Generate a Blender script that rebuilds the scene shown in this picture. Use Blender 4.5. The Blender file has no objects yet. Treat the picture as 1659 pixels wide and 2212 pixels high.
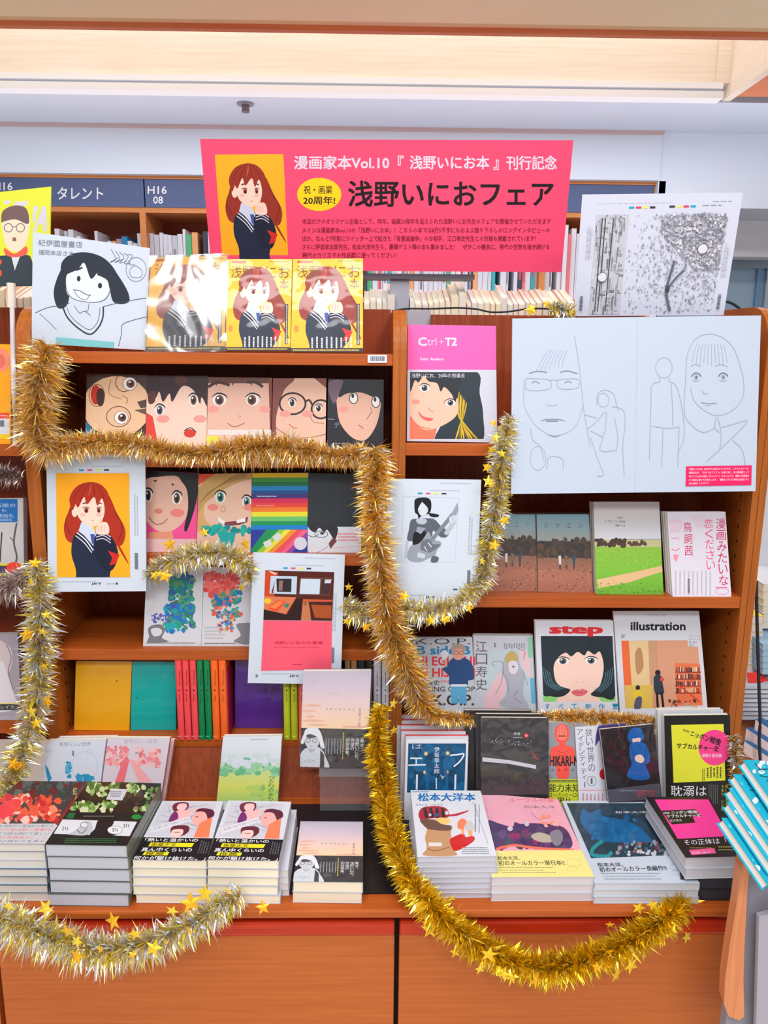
import bpy, math, random
from mathutils import Vector, Matrix
from math import sin, cos, tan, radians, pi, atan2, hypot
random.seed(7)
sc = bpy.context.scene
# ---------------------------------------------------------------- camera
F = 1700.0; CX, CY = 829.5, 1106.0
CAM = Vector((0, 0, 1.53))
p_, y_, r_ = radians(11.7), radians(1.0), radians(0.5)
fw = Vector((sin(y_)*cos(p_), cos(y_)*cos(p_), -sin(p_)))
r0 = Vector((cos(y_), -sin(y_), 0)); u0 = r0.cross(fw)
up = u0*cos(r_) - r0*sin(r_); rt = r0*cos(r_) + u0*sin(r_)
cam = bpy.data.cameras.new('camera'); camo = bpy.data.objects.new('camera', cam)
sc.collection.objects.link(camo); sc.camera = camo
camo.matrix_world = Matrix(((rt.x, up.x, -fw.x, CAM.x), (rt.y, up.y, -fw.y, CAM.y), (rt.z, up.z, -fw.z, CAM.z), (0, 0, 0, 1)))
cam.sensor_fit = 'VERTICAL'; cam.sensor_height = 24; cam.lens = 24*F/2212; cam.clip_start = .02
# ---------------------------------------------------------------- world and light
w = bpy.data.worlds.new('world'); sc.world = w; w.use_nodes = True
w.node_tree.nodes['Background'].inputs[0].default_value = (.88, .94, 1, 1)
w.node_tree.nodes['Background'].inputs[1].default_value = 0.42
def area(name, loc, sx, sy, e, col=(1, 1, 1), rot=(0, 0, 0)):
    l = bpy.data.lights.new(name, 'AREA'); l.shape = 'RECTANGLE'; l.size = sx; l.size_y = sy; l.energy = e; l.color = col
    o = bpy.data.objects.new(name, l); o.location = loc; o.rotation_euler = rot; sc.collection.objects.link(o); return o
area('ceiling_lamp', (-.55, .55, 2.95), .3, 1.4, 24, (.97, .98, 1))
area('ceiling_lamp', (.65, .55, 2.95), .3, 1.4, 24, (.97, .98, 1))
area('ceiling_lamp', (0, -1.3, 2.9), 2.4, .6, 100, (.95, .98, 1))
area('fascia_lamp', (-.3, 2.5, 2.85), 3.0, .08, 9, (1, .97, .94), (radians(25), 0, 0))
area('aisle_lamp', (.1, 2.75, 2.36), 2.8, .12, 20, (.95, .97, 1))
area('aisle_lamp', (2.4, 3.6, 2.3), .5, .5, 10, (.92, .97, 1))
area('added_uplight', (0, 2.95, 1.95), 4.4, .1, 9, (.95, .96, 1), (radians(180), 0, 0))  # added unseen uplight in the aisle, only there to brighten the ceiling
sc.view_settings.view_transform = 'Standard'; sc.view_settings.look = 'None'
sc.view_settings.gamma = 1; sc.view_settings.use_curve_mapping = False
sc.view_settings.exposure = -0.08
sc.cycles.max_bounces = 6
# ---------------------------------------------------------------- pixel rays
def ray(px, py): return fw + rt*((px-CX)/F) - up*((py-CY)/F)
def P(px, py, Y):
    d = ray(px, py); return CAM + d*(Y/d.y)
def PZ(px, py, z):
    d = ray(px, py); return CAM + d*((z-CAM.z)/d.z)
def PP(px, py, p0, n):
    d = ray(px, py); return CAM + d*((p0-CAM).dot(n)/d.dot(n))
def lin(c):
    o = []
    for v in c[:3]:
        v = v/255.0; o.append(v/12.92 if v <= .04045 else ((v+.055)/1.055)**2.4)
    return (o[0], o[1], o[2], 1)
# ---------------------------------------------------------------- materials
def mat(name, rough=.5, spec=.5, metal=0, coat=0, bump=0, bscale=60, alpha=None):
    m = bpy.data.materials.new(name); m.use_nodes = True; nt = m.node_tree; b = nt.nodes['Principled BSDF']
    a = nt.nodes.new('ShaderNodeVertexColor'); a.layer_name = 'Col'
    nt.links.new(a.outputs[0], b.inputs['Base Color'])
    b.inputs['Roughness'].default_value = rough; b.inputs['Metallic'].default_value = metal
    b.inputs['Specular IOR Level'].default_value = spec; b.inputs['Coat Weight'].default_value = coat
    b.inputs['Coat Roughness'].default_value = .06
    if bump:
        t = nt.nodes.new('ShaderNodeTexCoord'); n = nt.nodes.new('ShaderNodeTexNoise'); n.inputs['Scale'].default_value = bscale
        n.inputs['Detail'].default_value = 1.0
        k = nt.nodes.new('ShaderNodeBump'); k.inputs['Strength'].default_value = bump; k.inputs['Distance'].default_value = .004
        nt.links.new(t.outputs['Object'], n.inputs['Vector']); nt.links.new(n.outputs[0], k.inputs['Height'])
        nt.links.new(k.outputs[0], b.inputs['Coat Normal'])
        if metal: nt.links.new(k.outputs[0], b.inputs['Normal'])
    if alpha is not None: b.inputs['Alpha'].default_value = alpha
    return m
M_PAPER = mat('paper', .7, .25)
M_GLOSS = mat('glossy_cover', .4, .4)
M_WRAP = mat('shrink_wrapped_cover', .4, .4, coat=.4, bump=.5, bscale=22)
M_FOIL = mat('foil', .2, .6, metal=.65)
M_STARF = mat('star_foil', .35, .5, metal=.4)
M_PLAIN = mat('painted', .6, .3)
M_GREY = mat('grey_metal', .4, .5, metal=.3)
M_CLEAR = mat('clear_plastic', .05, .5, alpha=.07)
def film(name='clear_film', base=.03, edge=.3, scale=14.0, dist=.012, rough=.07):
    m = bpy.data.materials.new(name); m.use_nodes = True; nt = m.node_tree; nt.nodes.remove(nt.nodes['Principled BSDF'])
    N = nt.nodes.new; out = nt.nodes['Material Output']; tr, gl, mx, lw, pw, ma, tc, no, bu = N('ShaderNodeBsdfTransparent'), N('ShaderNodeBsdfGlossy'), N('ShaderNodeMixShader'), N('ShaderNodeLayerWeight'), N('ShaderNodeMath'), N('ShaderNodeMath'), N('ShaderNodeTexCoord'), N('ShaderNodeTexNoise'), N('ShaderNodeBump')
    no.inputs['Scale'].default_value = scale; no.inputs['Detail'].default_value = 2; no.inputs['Distortion'].default_value = .8; bu.inputs['Strength'].default_value = .6; bu.inputs['Distance'].default_value = dist; gl.inputs['Roughness'].default_value = rough
    pw.operation = 'POWER'; pw.inputs[1].default_value = 4; ma.operation = 'MULTIPLY_ADD'; ma.inputs[1].default_value = edge; ma.inputs[2].default_value = base
    l = nt.links.new; l(tc.outputs['Object'], no.inputs['Vector']); l(no.outputs[0], bu.inputs['Height']); l(bu.outputs[0], gl.inputs['Normal']); l(lw.outputs['Facing'], pw.inputs[0]); l(pw.outputs[0], ma.inputs[0]); l(ma.outputs[0], mx.inputs[0]); l(tr.outputs[0], mx.inputs[1]); l(gl.outputs[0], mx.inputs[2]); l(mx.outputs[0], out.inputs[0])
    return m
M_FILM = film(); M_FILM_SHINY = film('shiny_film', .16, .3, 7.0, .016, .12)
def wood(name, c1, c2, axis='X', rough=.46, sc_=1.0, coat=.03):
    m = bpy.data.materials.new(name); m.use_nodes = True; nt = m.node_tree; b = nt.nodes['Principled BSDF']
    t = nt.nodes.new('ShaderNodeTexCoord'); mp = nt.nodes.new('ShaderNodeMapping')
    s = {'X': (2, 60, 60), 'Z': (60, 60, 2.2), 'Y': (60, 2, 60)}[axis]
    mp.inputs['Scale'].default_value = tuple(v*sc_ for v in s)
    n = nt.nodes.new('ShaderNodeTexNoise'); n.inputs['Scale'].default_value = 2.2; n.inputs['Detail'].default_value = 5; n.inputs['Distortion'].default_value = .4
    r = nt.nodes.new('ShaderNodeValToRGB'); r.color_ramp.elements[0].position = .3; r.color_ramp.elements[1].position = .72
    r.color_ramp.elements[0].color = lin(c1); r.color_ramp.elements[1].color = lin(c2)
    nt.links.new(t.outputs['Object'], mp.inputs[0]); nt.links.new(mp.outputs[0], n.inputs['Vector']); nt.links.new(n.outputs[0], r.inputs[0])
    nt.links.new(r.outputs[0], b.inputs['Base Color'])
    b.inputs['Roughness'].default_value = rough; b.inputs['Coat Weight'].default_value = coat; b.inputs['Coat Roughness'].default_value = .25
    b.inputs['Specular IOR Level'].default_value = .35
    return m
W_EDGE = wood('wood_edge', (168, 76, 20), (190, 95, 32))
W_UP = wood('wood_upright', (160, 82, 22), (184, 102, 36), 'Z')
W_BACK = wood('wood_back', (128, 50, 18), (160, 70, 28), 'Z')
W_DOOR = wood('wood_door', (186, 94, 34), (202, 108, 44), 'X')
W_RED = wood('wood_red', (190, 44, 16), (210, 60, 22), 'X', .3)
W_PALE = wood('wood_pale', (238, 222, 206), (248, 236, 222), 'X', .55)
W_BEAM = wood('wood_beam', (255, 240, 200), (255, 246, 214), 'X', .5)  # pale wood lightened in colour because the beam's underside gets little light
W_PALE2 = wood('wood_pale_orange', (214, 120, 80), (226, 140, 96), 'X', .55)
W_FAR = wood('wood_far', (196, 120, 66), (212, 140, 82), 'X')
# ---------------------------------------------------------------- mesh helpers
def mk(name, vs, fs, cols, m, parent=None, edgecols=None):
    off = Vector((0, 0, 0)); q = parent
    while q is not None: off += q.location; q = q.parent
    me = bpy.data.meshes.new(name); me.from_pydata([(v[0]-off.x, v[1]-off.y, v[2]-off.z) for v in vs], [], fs)
    if cols is not None:
        ca = me.color_attributes.new('Col', 'FLOAT_COLOR', 'CORNER'); buf = []
        for f, c in zip(fs, cols):
            if isinstance(c, list):
                for k in c: buf.extend(k)
            else: buf.extend(c*len(f))
        ca.data.foreach_set('color', buf)
    me.materials.append(m)
    o = bpy.data.objects.new(name, me); sc.collection.objects.link(o)
    if parent: o.parent = parent
    return o
def tag(o, label=None, cat=None, group=None, kind=None):
    if label: o['label'] = label
    if cat: o['category'] = cat
    if group: o['group'] = group
    if kind: o['kind'] = kind
    return o
def empty(name, loc, label=None, cat=None, group=None, kind=None):
    o = bpy.data.objects.new(name, None); o.location = loc; o.empty_display_size = .05; sc.collection.objects.link(o)
    return tag(o, label, cat, group, kind)
class MB:
    def __init__(s, col=(200, 200, 200)): s.v = []; s.f = []; s.c = []; s.col = lin(col)
    def poly(s, pts, col=None):
        i = len(s.v); s.v += [tuple(p) for p in pts]; s.f.append(tuple(range(i, i+len(pts)))); s.c.append(lin(col) if col else s.col)
    def hexa(s, a, b, col=None):      # a: 4 front points, b: 4 back points
        i = len(s.v); s.v += [tuple(p) for p in a]+[tuple(p) for p in b]; c = lin(col) if col else s.col
        for f in ((0, 3, 2, 1), (4, 5, 6, 7), (0, 1, 5, 4), (1, 2, 6, 5), (2, 3, 7, 6), (3, 0, 4, 7)):
            s.f.append(tuple(i+k for k in f)); s.c.append(c)
    def box(s, x0, y0, z0, x1, y1, z1, col=None):
        x0, x1 = min(x0, x1), max(x0, x1); y0, y1 = min(y0, y1), max(y0, y1); z0, z1 = min(z0, z1), max(z0, z1)
        s.hexa([(x0, y0, z1), (x1, y0, z1), (x1, y0, z0), (x0, y0, z0)], [(x0, y1, z1), (x1, y1, z1), (x1, y1, z0), (x0, y1, z0)], col)
    def tube(s, pts, r, n=8, col=None):
        pts = [Vector(p) for p in pts]; i0 = len(s.v); c = lin(col) if col else s.col
        for k, p in enumerate(pts):
            t = (pts[min(k+1, len(pts)-1)]-pts[max(k-1, 0)]).normalized()
            a = t.cross(Vector((0, 0, 1)));  a = a if a.length > .1 else t.cross(Vector((0, 1, 0))); a.normalize(); b = t.cross(a)
            rr = r[k] if isinstance(r, list) else r
            for j in range(n): s.v.append(tuple(p+a*(rr*cos(2*pi*j/n))+b*(rr*sin(2*pi*j/n))))
        for k in range(len(pts)-1):
            for j in range(n):
                s.f.append((i0+k*n+j, i0+k*n+(j+1) % n, i0+(k+1)*n+(j+1) % n, i0+(k+1)*n+j)); s.c.append(c)
        s.f.append(tuple(i0+j for j in range(n))[::-1]); s.c.append(c)
        s.f.append(tuple(i0+(len(pts)-1)*n+j for j in range(n))); s.c.append(c)
    def build(s, name, m, parent=None, bevel=0):
        o = mk(name, s.v, s.f, s.c, m, parent)
        if bevel:
            b = o.modifiers.new('bevel', 'BEVEL'); b.width = bevel; b.segments = 2; b.limit_method = 'ANGLE'
        return o
def bx(name, m, parent, x0, y0, z0, x1, y1, z1, col=(200, 200, 200), bevel=0, kind=None):
    b = MB(col); b.box(x0, y0, z0, x1, y1, z1); o = b.build(name, m, parent, bevel)
    if kind: o['kind'] = kind
    return o
# ---------------------------------------------------------------- text
_cu = bpy.data.curves.new('glyphs', 'FONT'); _to = bpy.data.objects.new('glyphs', _cu); _cache = {}
def glyphs(s, bold=0, res=2):
    k = (s, bold, res)
    if k not in _cache:
        _cu.body = s; _cu.resolution_u = res; _cu.offset = 0
        me = _to.to_mesh()
        v0, f0 = [(v.co.x, v.co.y, 0) for v in me.vertices], [tuple(p.vertices) for p in me.polygons]; _to.to_mesh_clear()
        if bold > 0:                       # heavier weight: overlay slightly shifted copies
            V, Fc = [], []
            for dx, dy, dz in ((-1, -1, 0), (1, -1, 1), (-1, 1, 2), (1, 1, 3)):
                n = len(V); V += [(x+dx*bold, y+dy*bold*.8, dz*4e-6) for x, y, _ in v0]; Fc += [tuple(i+n for i in f) for f in f0]
            v0, f0 = V, Fc
        _cache[k] = (v0, f0)
    return _cache[k]
# ---------------------------------------------------------------- homography between quads
def hom(src, dst):
    def basis(q):
        (x0, y0), (x1, y1), (x2, y2), (x3, y3) = q
        dx1, dx2, sx = x1-x2, x3-x2, x0-x1+x2-x3; dy1, dy2, sy = y1-y2, y3-y2, y0-y1+y2-y3
        det = dx1*dy2-dx2*dy1; g = (sx*dy2-dx2*sy)/det; h = (dx1*sy-sx*dy1)/det
        return Matrix(((x1-x0+g*x1, x3-x0+h*x3, x0), (y1-y0+g*y1, y3-y0+h*y3, y0), (g, h, 1)))
    m = basis(dst) @ basis(src).inverted()
    def f(x, y):
        v = m @ Vector((x, y, 1)); return v.x/v.z, v.y/v.z
    return f
def rect(x0, y0, x1, y1): return [(x0, y0), (x1, y0), (x1, y1), (x0, y1)]
def smooth(pts, closed=True, k=5):
    n = len(pts); out = []
    for i in range(n if closed else n-1):
        g = (lambda j: pts[j % n]) if closed else (lambda j: pts[max(0, min(n-1, j))])
        a, b, c, d = g(i-1), g(i), g(i+1), g(i+2)
        for t in range(k):
            t /= k
            out.append(tuple(.5*(2*b[q]+(c[q]-a[q])*t+(2*a[q]-5*b[q]+4*c[q]-d[q])*t*t+(3*b[q]-a[q]-3*c[q]+d[q])*t**3) for q in range(len(b))))
    if not closed: out.append(tuple(pts[-1]))
    return out
class Art:
    """flat print laid in thin layers on a real plane"""
    def __init__(s, p0, n, clip, eps=.0005, step=9e-6):
        s.p0 = p0; s.n = n; s.e = eps; s.step = step; s.v = []; s.f = []; s.c = []; s.clip = clip; s.map = None; s.cl = None; s.full = clip; s.setclip(clip)
    low = 0
    def setclip(s, q):
        if q and s.low:      # covers whose foot is hidden may run further down
            q = [q[0], q[1], tuple(q[2][i]+(q[2][i]-q[1][i])*s.low for i in (0, 1)), tuple(q[3][i]+(q[3][i]-q[0][i])*s.low for i in (0, 1))] if q == s.full else q
        s.clip = q
        if q:
            a = sum(q[i][0]*q[(i+1) % 4][1]-q[(i+1) % 4][0]*q[i][1] for i in range(4)); s.cl = q if a > 0 else q[::-1]
        else: s.cl = None
    def use(s, src, dst): s.map = hom(src, dst) if src else None
    def _clip(s, pts):
        if not s.cl: return pts
        for i in range(4):
            a, b = s.cl[i], s.cl[(i+1) % 4]; out = []
            side = lambda p: (b[0]-a[0])*(p[1]-a[1])-(b[1]-a[1])*(p[0]-a[0])
            for j in range(len(pts)):
                p, q = pts[j], pts[(j+1) % len(pts)]; sp, sq = side(p), side(q)
                if sp >= 0: out.append(p)
                if sp*sq < 0:
                    t = sp/(sp-sq); out.append((p[0]+(q[0]-p[0])*t, p[1]+(q[1]-p[1])*t))
            pts = out
            if len(pts) < 3: return []
        return pts
    def _add(s, pts, c):
        if s.map: pts = [s.map(*p) for p in pts]
        pts = s._clip(pts)
        if len(pts) < 3: return
        i = len(s.v); pp = s.p0+s.n*s.e
        s.v += [PP(x, y, pp, s.n) for x, y in pts]; s.f.append(tuple(range(i, i+len(pts)))); s.c.append(lin(c))
    def poly(s, pts, c): s._add(pts, c); s.e += s.step
    def blob(s, pts, c): s.poly(smooth(pts), c)
    def rect(s, x0, y0, x1, y1, c): s.poly(rect(x0, y0, x1, y1), c)
    def grad(s, x0, y0, x1, y1, cs, n=10):
        m = len(cs)-1
        for i in range(n):
            t = (i+.5)/n*m; k = min(int(t), m-1); t -= k; c = tuple(cs[k][j]*(1-t)+cs[k+1][j]*t for j in range(3))
            s._add(rect(x0, y0+(y1-y0)*i/n, x1, y0+(y1-y0)*(i+1)/n), c)
        s.e += s.step
    def el(s, cx, cy, rx, ry, c, rot=0, n=22, a0=0, a1=2*pi):
        cr, sr = cos(rot), sin(rot); o = []
        for k in range(n+(a1-a0 < 6.2)):
            a = a0+(a1-a0)*k/n; x, y = rx*cos(a), ry*sin(a); o.append((cx+x*cr-y*sr, cy+x*sr+y*cr))
        s.poly(o, c)
    def ring(s, cx, cy, rx, ry, w, c, rot=0, n=24):
        cr, sr = cos(rot), sin(rot)
        s.line([(cx+rx*cos(2*pi*k/n)*cr-ry*sin(2*pi*k/n)*sr, cy+rx*cos(2*pi*k/n)*sr+ry*sin(2*pi*k/n)*cr) for k in range(n+1)], w, c, False)
    def line(s, pts, w, c, sm=True, taper=False):
        if sm and len(pts) > 2: pts = smooth(pts, False, 5)
        L, R = [], []
        for i, p in enumerate(pts):
            a, b = pts[max(i-1, 0)], pts[min(i+1, len(pts)-1)]; dx, dy = b[0]-a[0], b[1]-a[1]; d = hypot(dx, dy) or 1
            ww = w*(1-abs(2*i/(len(pts)-1)-1)**2*.8 if taper else 1)/2
            L.append((p[0]-dy/d*ww, p[1]+dx/d*ww)); R.append((p[0]+dy/d*ww, p[1]-dx/d*ww))
        for i in range(len(pts)-1): s._add([L[i], L[i+1], R[i+1], R[i]], c)
        s.e += s.step
    def text(s, t, x0, y0, x1, y1, c, bold=0, rot=0, quad=None, res=2):
        vs, fs = glyphs(t, bold, res)
        if not vs: return
        ax, bx_ = min(v[0] for v in vs), max(v[0] for v in vs); ay, by = min(v[1] for v in vs), max(v[1] for v in vs)
        if quad: h = hom(rect(0, 0, 1, 1), quad)
        cx, cy = (x0+x1)/2, (y0+y1)/2; cr, sr = cos(rot), sin(rot); pp = s.p0+s.n*s.e; i0 = len(s.v)
        for x, y, dz in vs:
            u = (x-ax)/(bx_-ax or 1); v = (by-y)/(by-ay or 1)
            if quad: q = h(u, v)
            else:
                X = x0+(x1-x0)*u-cx; Y = y0+(y1-y0)*v-cy; q = (cx+X*cr-Y*sr, cy+X*sr+Y*cr)
            if s.map: q = s.map(*q)
            s.v.append(PP(q[0], q[1], pp+s.n*dz, s.n))
        for f in fs: s.f.append(tuple(i0+k for k in f)); s.c.append(lin(c))
        s.e += s.step*(3 if bold else 1)
    def vtext(s, t, xc, y0, y1, w, c, bold=0, slant=0):
        n = len(t); h = (y1-y0)/n
        for i, ch in enumerate(t):
            if ch == ' ': continue
            x = xc+slant*(i+.5)/n; cw, hh = w, h*.88
            if ch in 'ー一|':
                s.rect(x-w*.06-.3, y0+i*h+h*.08, x+w*.06+.3, y0+i*h+h*.92, c); continue
            if ch in '、。．': s.el(x+w*.28, y0+i*h+h*.25, w*.1, w*.1, c, n=8); continue
            if ch in 'ェャィッ': cw, hh = w*.7, h*.65
            s.text(ch, x-cw/2, y0+i*h+h*.06, x+cw/2, y0+i*h+h*.06+hh, c, bold)
    def tiny(s, x0, y0, x1, y1, rows, c, fill=.5, vert=False, seed=1):
        R = random.Random(seed)
        for i in range(rows):
            if vert:
                a, b = x0+(x1-x0)*(i+.25)/rows, x0+(x1-x0)*(i+.25+fill)/rows; y = y0+R.random()*3
                while y < y1-2:
                    l = 1.5+R.random()*3; s._add(rect(a, y, b, min(y+l, y1)), c); y += l+.9
            else:
                a, b = y0+(y1-y0)*(i+.25)/rows, y0+(y1-y0)*(i+.25+fill)/rows; x = x0; e = x1-R.random()*(x1-x0)*.15
                while x < e-2:
                    l = 1.5+R.random()*3; s._add(rect(x, a, min(x+l, e), b), c); x += l+.9
        s.e += s.step
    def scatter(s, n, x0, y0, x1, y1, r0, r1, cols, seed=1, k=6, asp=1.0, inside=None):
        R = random.Random(seed)
        for i in range(n):
            for _ in range(20):
                x, y = R.uniform(x0, x1), R.uniform(y0, y1)
                if not inside or inside(x, y): break
            r = R.uniform(r0, r1); a0 = R.random()*6
            s._add([(x+r*cos(a0+2*pi*j/k)*R.uniform(.6, 1.2)*asp, y+r*sin(a0+2*pi*j/k)*R.uniform(.6, 1.2)) for j in range(k)], R.choice(cols)); s.e += 1.2e-6
        s.e += s.step
    def build(s, name, m, parent): return mk(name, s.v, s.f, s.c, m, parent)
# ---------------------------------------------------------------- books and boards
def plane(p0, lean, yaw=0):
    a, b = radians(lean), radians(yaw)
    return Vector((sin(b)*cos(a), -cos(b)*cos(a), sin(a)))
def slab(mb, q, n, d0, d1, l=0, r=0, t=0, b=0, col=None):
    """slab between depths d0..d1 behind quad q, inset in metres on each side"""
    tl, tr, br, bl = q
    ux, uy = (tr-tl).normalized(), (bl-tl).normalized()
    a = [tl+ux*l+uy*t, tr-ux*r+uy*t, br-ux*r-uy*b, bl+ux*l-uy*b]
    mb.hexa([p-n*d0 for p in a], [p-n*d1 for p in a], col)
def cloth(root, q3, n, th, cover, back, spine, pages, m, hard=0, noart=False):
    c = .0011 if not hard else .0024
    mb = MB(cover); slab(mb, q3, n, 0, c, col=cover); mb.build('front_cover', m, root)
    mb = MB(back); slab(mb, q3, n, th-c, th, col=back); mb.build('back_cover', m, root)
    mb = MB(spine); tl, tr, br, bl = q3; ux = (tr-tl).normalized()
    slab(mb, [tr-ux*.0012, tr, br, br-ux*.0012], n, c, th-c, col=spine); mb.build('spine', m, root)
    mb = MB(pages); i = .0012+hard*.0015; slab(mb, q3, n, c, th-c, l=i, r=.0013, t=i, b=i, col=pages)
    R = random.Random(int(th*1e6)); nl = max(2, int(th/.002))
    mb.build('pages', M_PAPER, root)
def book(quad, art, label, Y=None, z=None, lean=8, yaw=0, th=.014, cover=(235, 235, 235), back=None, spine=None, pages=(238, 228, 208), m=None,
         group=None, name='book', cat='book', drop=None, n=None, hard=0, film=None):
    m = m or M_GLOSS; tl, tr, br, bl = quad; mb_ = ((bl[0]+br[0])/2, (bl[1]+br[1])/2)
    p0 = PZ(mb_[0], mb_[1], z) if z is not None else P(mb_[0], mb_[1], Y)
    n = n or plane(p0, lean, yaw)
    q3 = [PP(x, y, p0, n) for x, y in quad]
    qq = list(q3)
    if drop is not None:
        for a, b in ((0, 3), (1, 2)):
            d = q3[b]-q3[a]; k = (drop-q3[a].z)/d.z; qq[b] = q3[a]+d*k
    base = (qq[2]+qq[3])/2
    o = empty(name, base, label, cat, group)
    cloth(o, qq, n, th, cover, back or cover, spine or cover, pages, m, hard)
    if art:
        A = Art(p0, n, quad); 
        if drop is not None: A.low = .45
        A.setclip(quad); art(A); A.low = 0; A.build('cover_print', m, o)
    if film:
        mb = MB((245, 248, 255)); slab(mb, qq, n, -.0022, -.0020, l=-.004, r=-.004, t=-.004, b=-.003); mb.build('plastic_wrap', film if film is not True else M_FILM, o)
    return o
def board(quad, art, label, Y=None, lean=5, yaw=0, th=.004, col=(207, 216, 230), cat='print', name='art_print', m=None, group=None):
    tl, tr, br, bl = quad; p0 = P((bl[0]+br[0])/2, (bl[1]+br[1])/2, Y); n = plane(p0, lean, yaw)
    q3 = [PP(x, y, p0, n) for x, y in quad]
    o = empty(name, (q3[2]+q3[3])/2, label, cat, group)
    mb = MB(col); slab(mb, q3, n, 0, th); mb.build('board', m or M_PAPER, o)
    if art: A = Art(p0, n, quad); art(A); A.build('printed_image', m or M_PAPER, o)
    return o
ORD = ['topmost', 'second from the top', 'third from the top', 'fourth from the top', 'fifth from the top', 'sixth from the top', 'seventh from the top', 'lowest']
def stack(quad, ybot, n, art, desc, zb=None, cover=(230, 230, 230), spine=None, pages=(240, 228, 205), m=None, group=None, jit=.0025, seed=1, colors=None, hard=0, cat='book', lowdesc=None):
    """pile of flat books; quad = the top cover's corners in the photograph"""
    zb = COUNTER if zb is None else zb; R = random.Random(seed)
    bx_ = (quad[2][0]+quad[3][0])/2; by = (quad[2][1]+quad[3][1])/2
    Yf = PZ(bx_, ybot, zb).y; zt = P(bx_, by, Yf).z; th = (zt-zb)/n
    q = [PZ(x, y, zt) for x, y in quad]; nz = Vector((0, 0, 1))
    for i in range(n):
        dz = Vector((R.uniform(-jit, jit) if i else 0, R.uniform(-jit, jit)*.6 if i else 0, -i*th))
        qi = [p+dz for p in q]; word = ORD[i] if i < n-1 else 'lowest'
        lab = (desc + ', topmost of its pile') if i == 0 else ((lowdesc or desc) + ', ' + word + ' of its pile')
        o = empty('book', (qi[2]+qi[3])/2 - Vector((0, 0, th)), lab, cat, group or desc+' pile')
        cc = colors[i] if colors else cover
        cloth(o, qi, nz, th*.985, cc, cc, spine or cc, pages, m or M_GLOSS, hard)
        if i == 0 and art: A = Art(q[0], nz, quad); art(A); A.build('cover_print', m or M_GLOSS, o)
    return zt
# ================================================================ structure: room
YS = 1.69                                  # front of the shelf uprights
COUNTER = P(820, 1733, 1.65).z
YB = 3.4                                   # far bookcase
ZC = P(830, 283, YB).z                     # aisle ceiling
def struct(o): o['kind'] = 'structure'; return o
WHITE = (220, 226, 238)
bx('floor', M_PLAIN, None, -5, -4, -.05, 5, 7, 0, (236, 226, 214), kind='structure')
YF = PZ(830, 205, ZC).y
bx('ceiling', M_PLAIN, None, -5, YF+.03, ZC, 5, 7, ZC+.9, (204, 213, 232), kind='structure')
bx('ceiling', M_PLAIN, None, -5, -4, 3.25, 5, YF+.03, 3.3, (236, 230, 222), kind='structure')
bx('wall_left', M_PLAIN, None, -5.05, -4, 0, -5, 7, 3.3, WHITE, kind='structure')
bx('wall_right', M_PLAIN, None, 5, -4, 0, 5.05, 7, 3.3, WHITE, kind='structure')
bx('wall_back', M_PLAIN, None, -5, 6.9, 0, 5, 7, 3.3, (206, 222, 240), kind='structure')
# wooden coffer: fascia with white trim, near beam, side beam
xR = P(1568, 205, YF).x
zf0 = P(830, 172, YF).z
bx('trim_1', W_PALE, None, -3.2, YF, zf0, xR, YF+.03, 3.25, kind='structure')
bx('trim_2', M_PLAIN, None, -3.2, YF-.02, ZC+.045*0+ (zf0-ZC)*.62, xR-.02, YF+.03, zf0, (245, 246, 252), kind='structure')
bx('trim_3', M_PLAIN, None, -3.2, YF-.008, ZC+(zf0-ZC)*.38, xR-.02, YF+.03, ZC+(zf0-ZC)*.62, (206, 212, 226), kind='structure')
bx('trim_4', M_PLAIN, None, -3.2, YF-.03, ZC-.004, xR-.02, YF+.03, ZC+(zf0-ZC)*.38, (245, 246, 252), kind='structure')
xp = P(1545, 150, YF).x
bx('trim_5', W_PALE, None, xp, YF-.018, zf0, xR, YF, 3.25, kind='structure')
xq = P(1659, 145, YF-.5)
bx('trim_6', W_PALE, None, xR, .5, ZC+.005, xR+.03, YF+.03, 3.25, kind='structure')
bx('trim_7', W_PALE2, None, xR+.03, .5, ZC+.005, xR+.6, YF-.02, ZC+.03, kind='structure')
yb1 = 2.26; zb1 = P(830, 60, yb1).z
bx('trim_8', W_BEAM, None, -3.2, yb1-.32, zb1, 4, yb1, zb1+.35, kind='structure')
zb2 = P(830, 72, yb1).z
bx('trim_9', W_PALE2, None, -3.2, yb1-.012, zb2, 4, yb1+.008, zb1+.02, kind='structure')
# bulkhead over the far bookcase and the wall at the right
xB = P(1425, 330, YB-.02).x; zT = P(830, 387, YB).z
bx('wall_bulkhead', M_PLAIN, None, -5, YB-.04, zT, xB, YB+.3, ZC, (216, 226, 240), kind='structure')
bx('trim_10', M_PLAIN, None, -5, YB-.06, ZC-.012, xB, YB-.035, ZC, (196, 172, 170), kind='structure')
bx('wall_lintel', M_PLAIN, None, xB, YB-.03, P(1600, 453, YB).z, 5, YB+.35, ZC, (218, 228, 242), kind='structure')
zd = P(1620, 556, YB+.3).z
bx('wall_recess', M_PLAIN, None, P(1424, 420, YB).x+.01, YB+.28, zd, 5, YB+.4, P(1600, 440, YB).z, (232, 234, 242), kind='structure')
dr = empty('door_1', P(1600, 700, YB+.5), kind='structure')
Yd = YB+.5
z1 = P(1620, 562, Yd).z
bx('door_frame', M_GREY, dr, P(1560, 600, Yd).x-.3, Yd-.03, z1-.04, P(1659, 600, Yd).x+.5, Yd+.02, z1+.02, (160, 178, 192))
bx('door_frame', M_GREY, dr, P(1650, 600, Yd).x, Yd-.03, 0, P(1659, 600, Yd).x+.02, Yd+.02, z1, (196, 214, 230))
bx('door_frame', M_GREY, dr, P(1632, 600, Yd).x, Yd-.02, 0, P(1642, 600, Yd).x, Yd+.02, z1-.04, (130, 176, 214))
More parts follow.
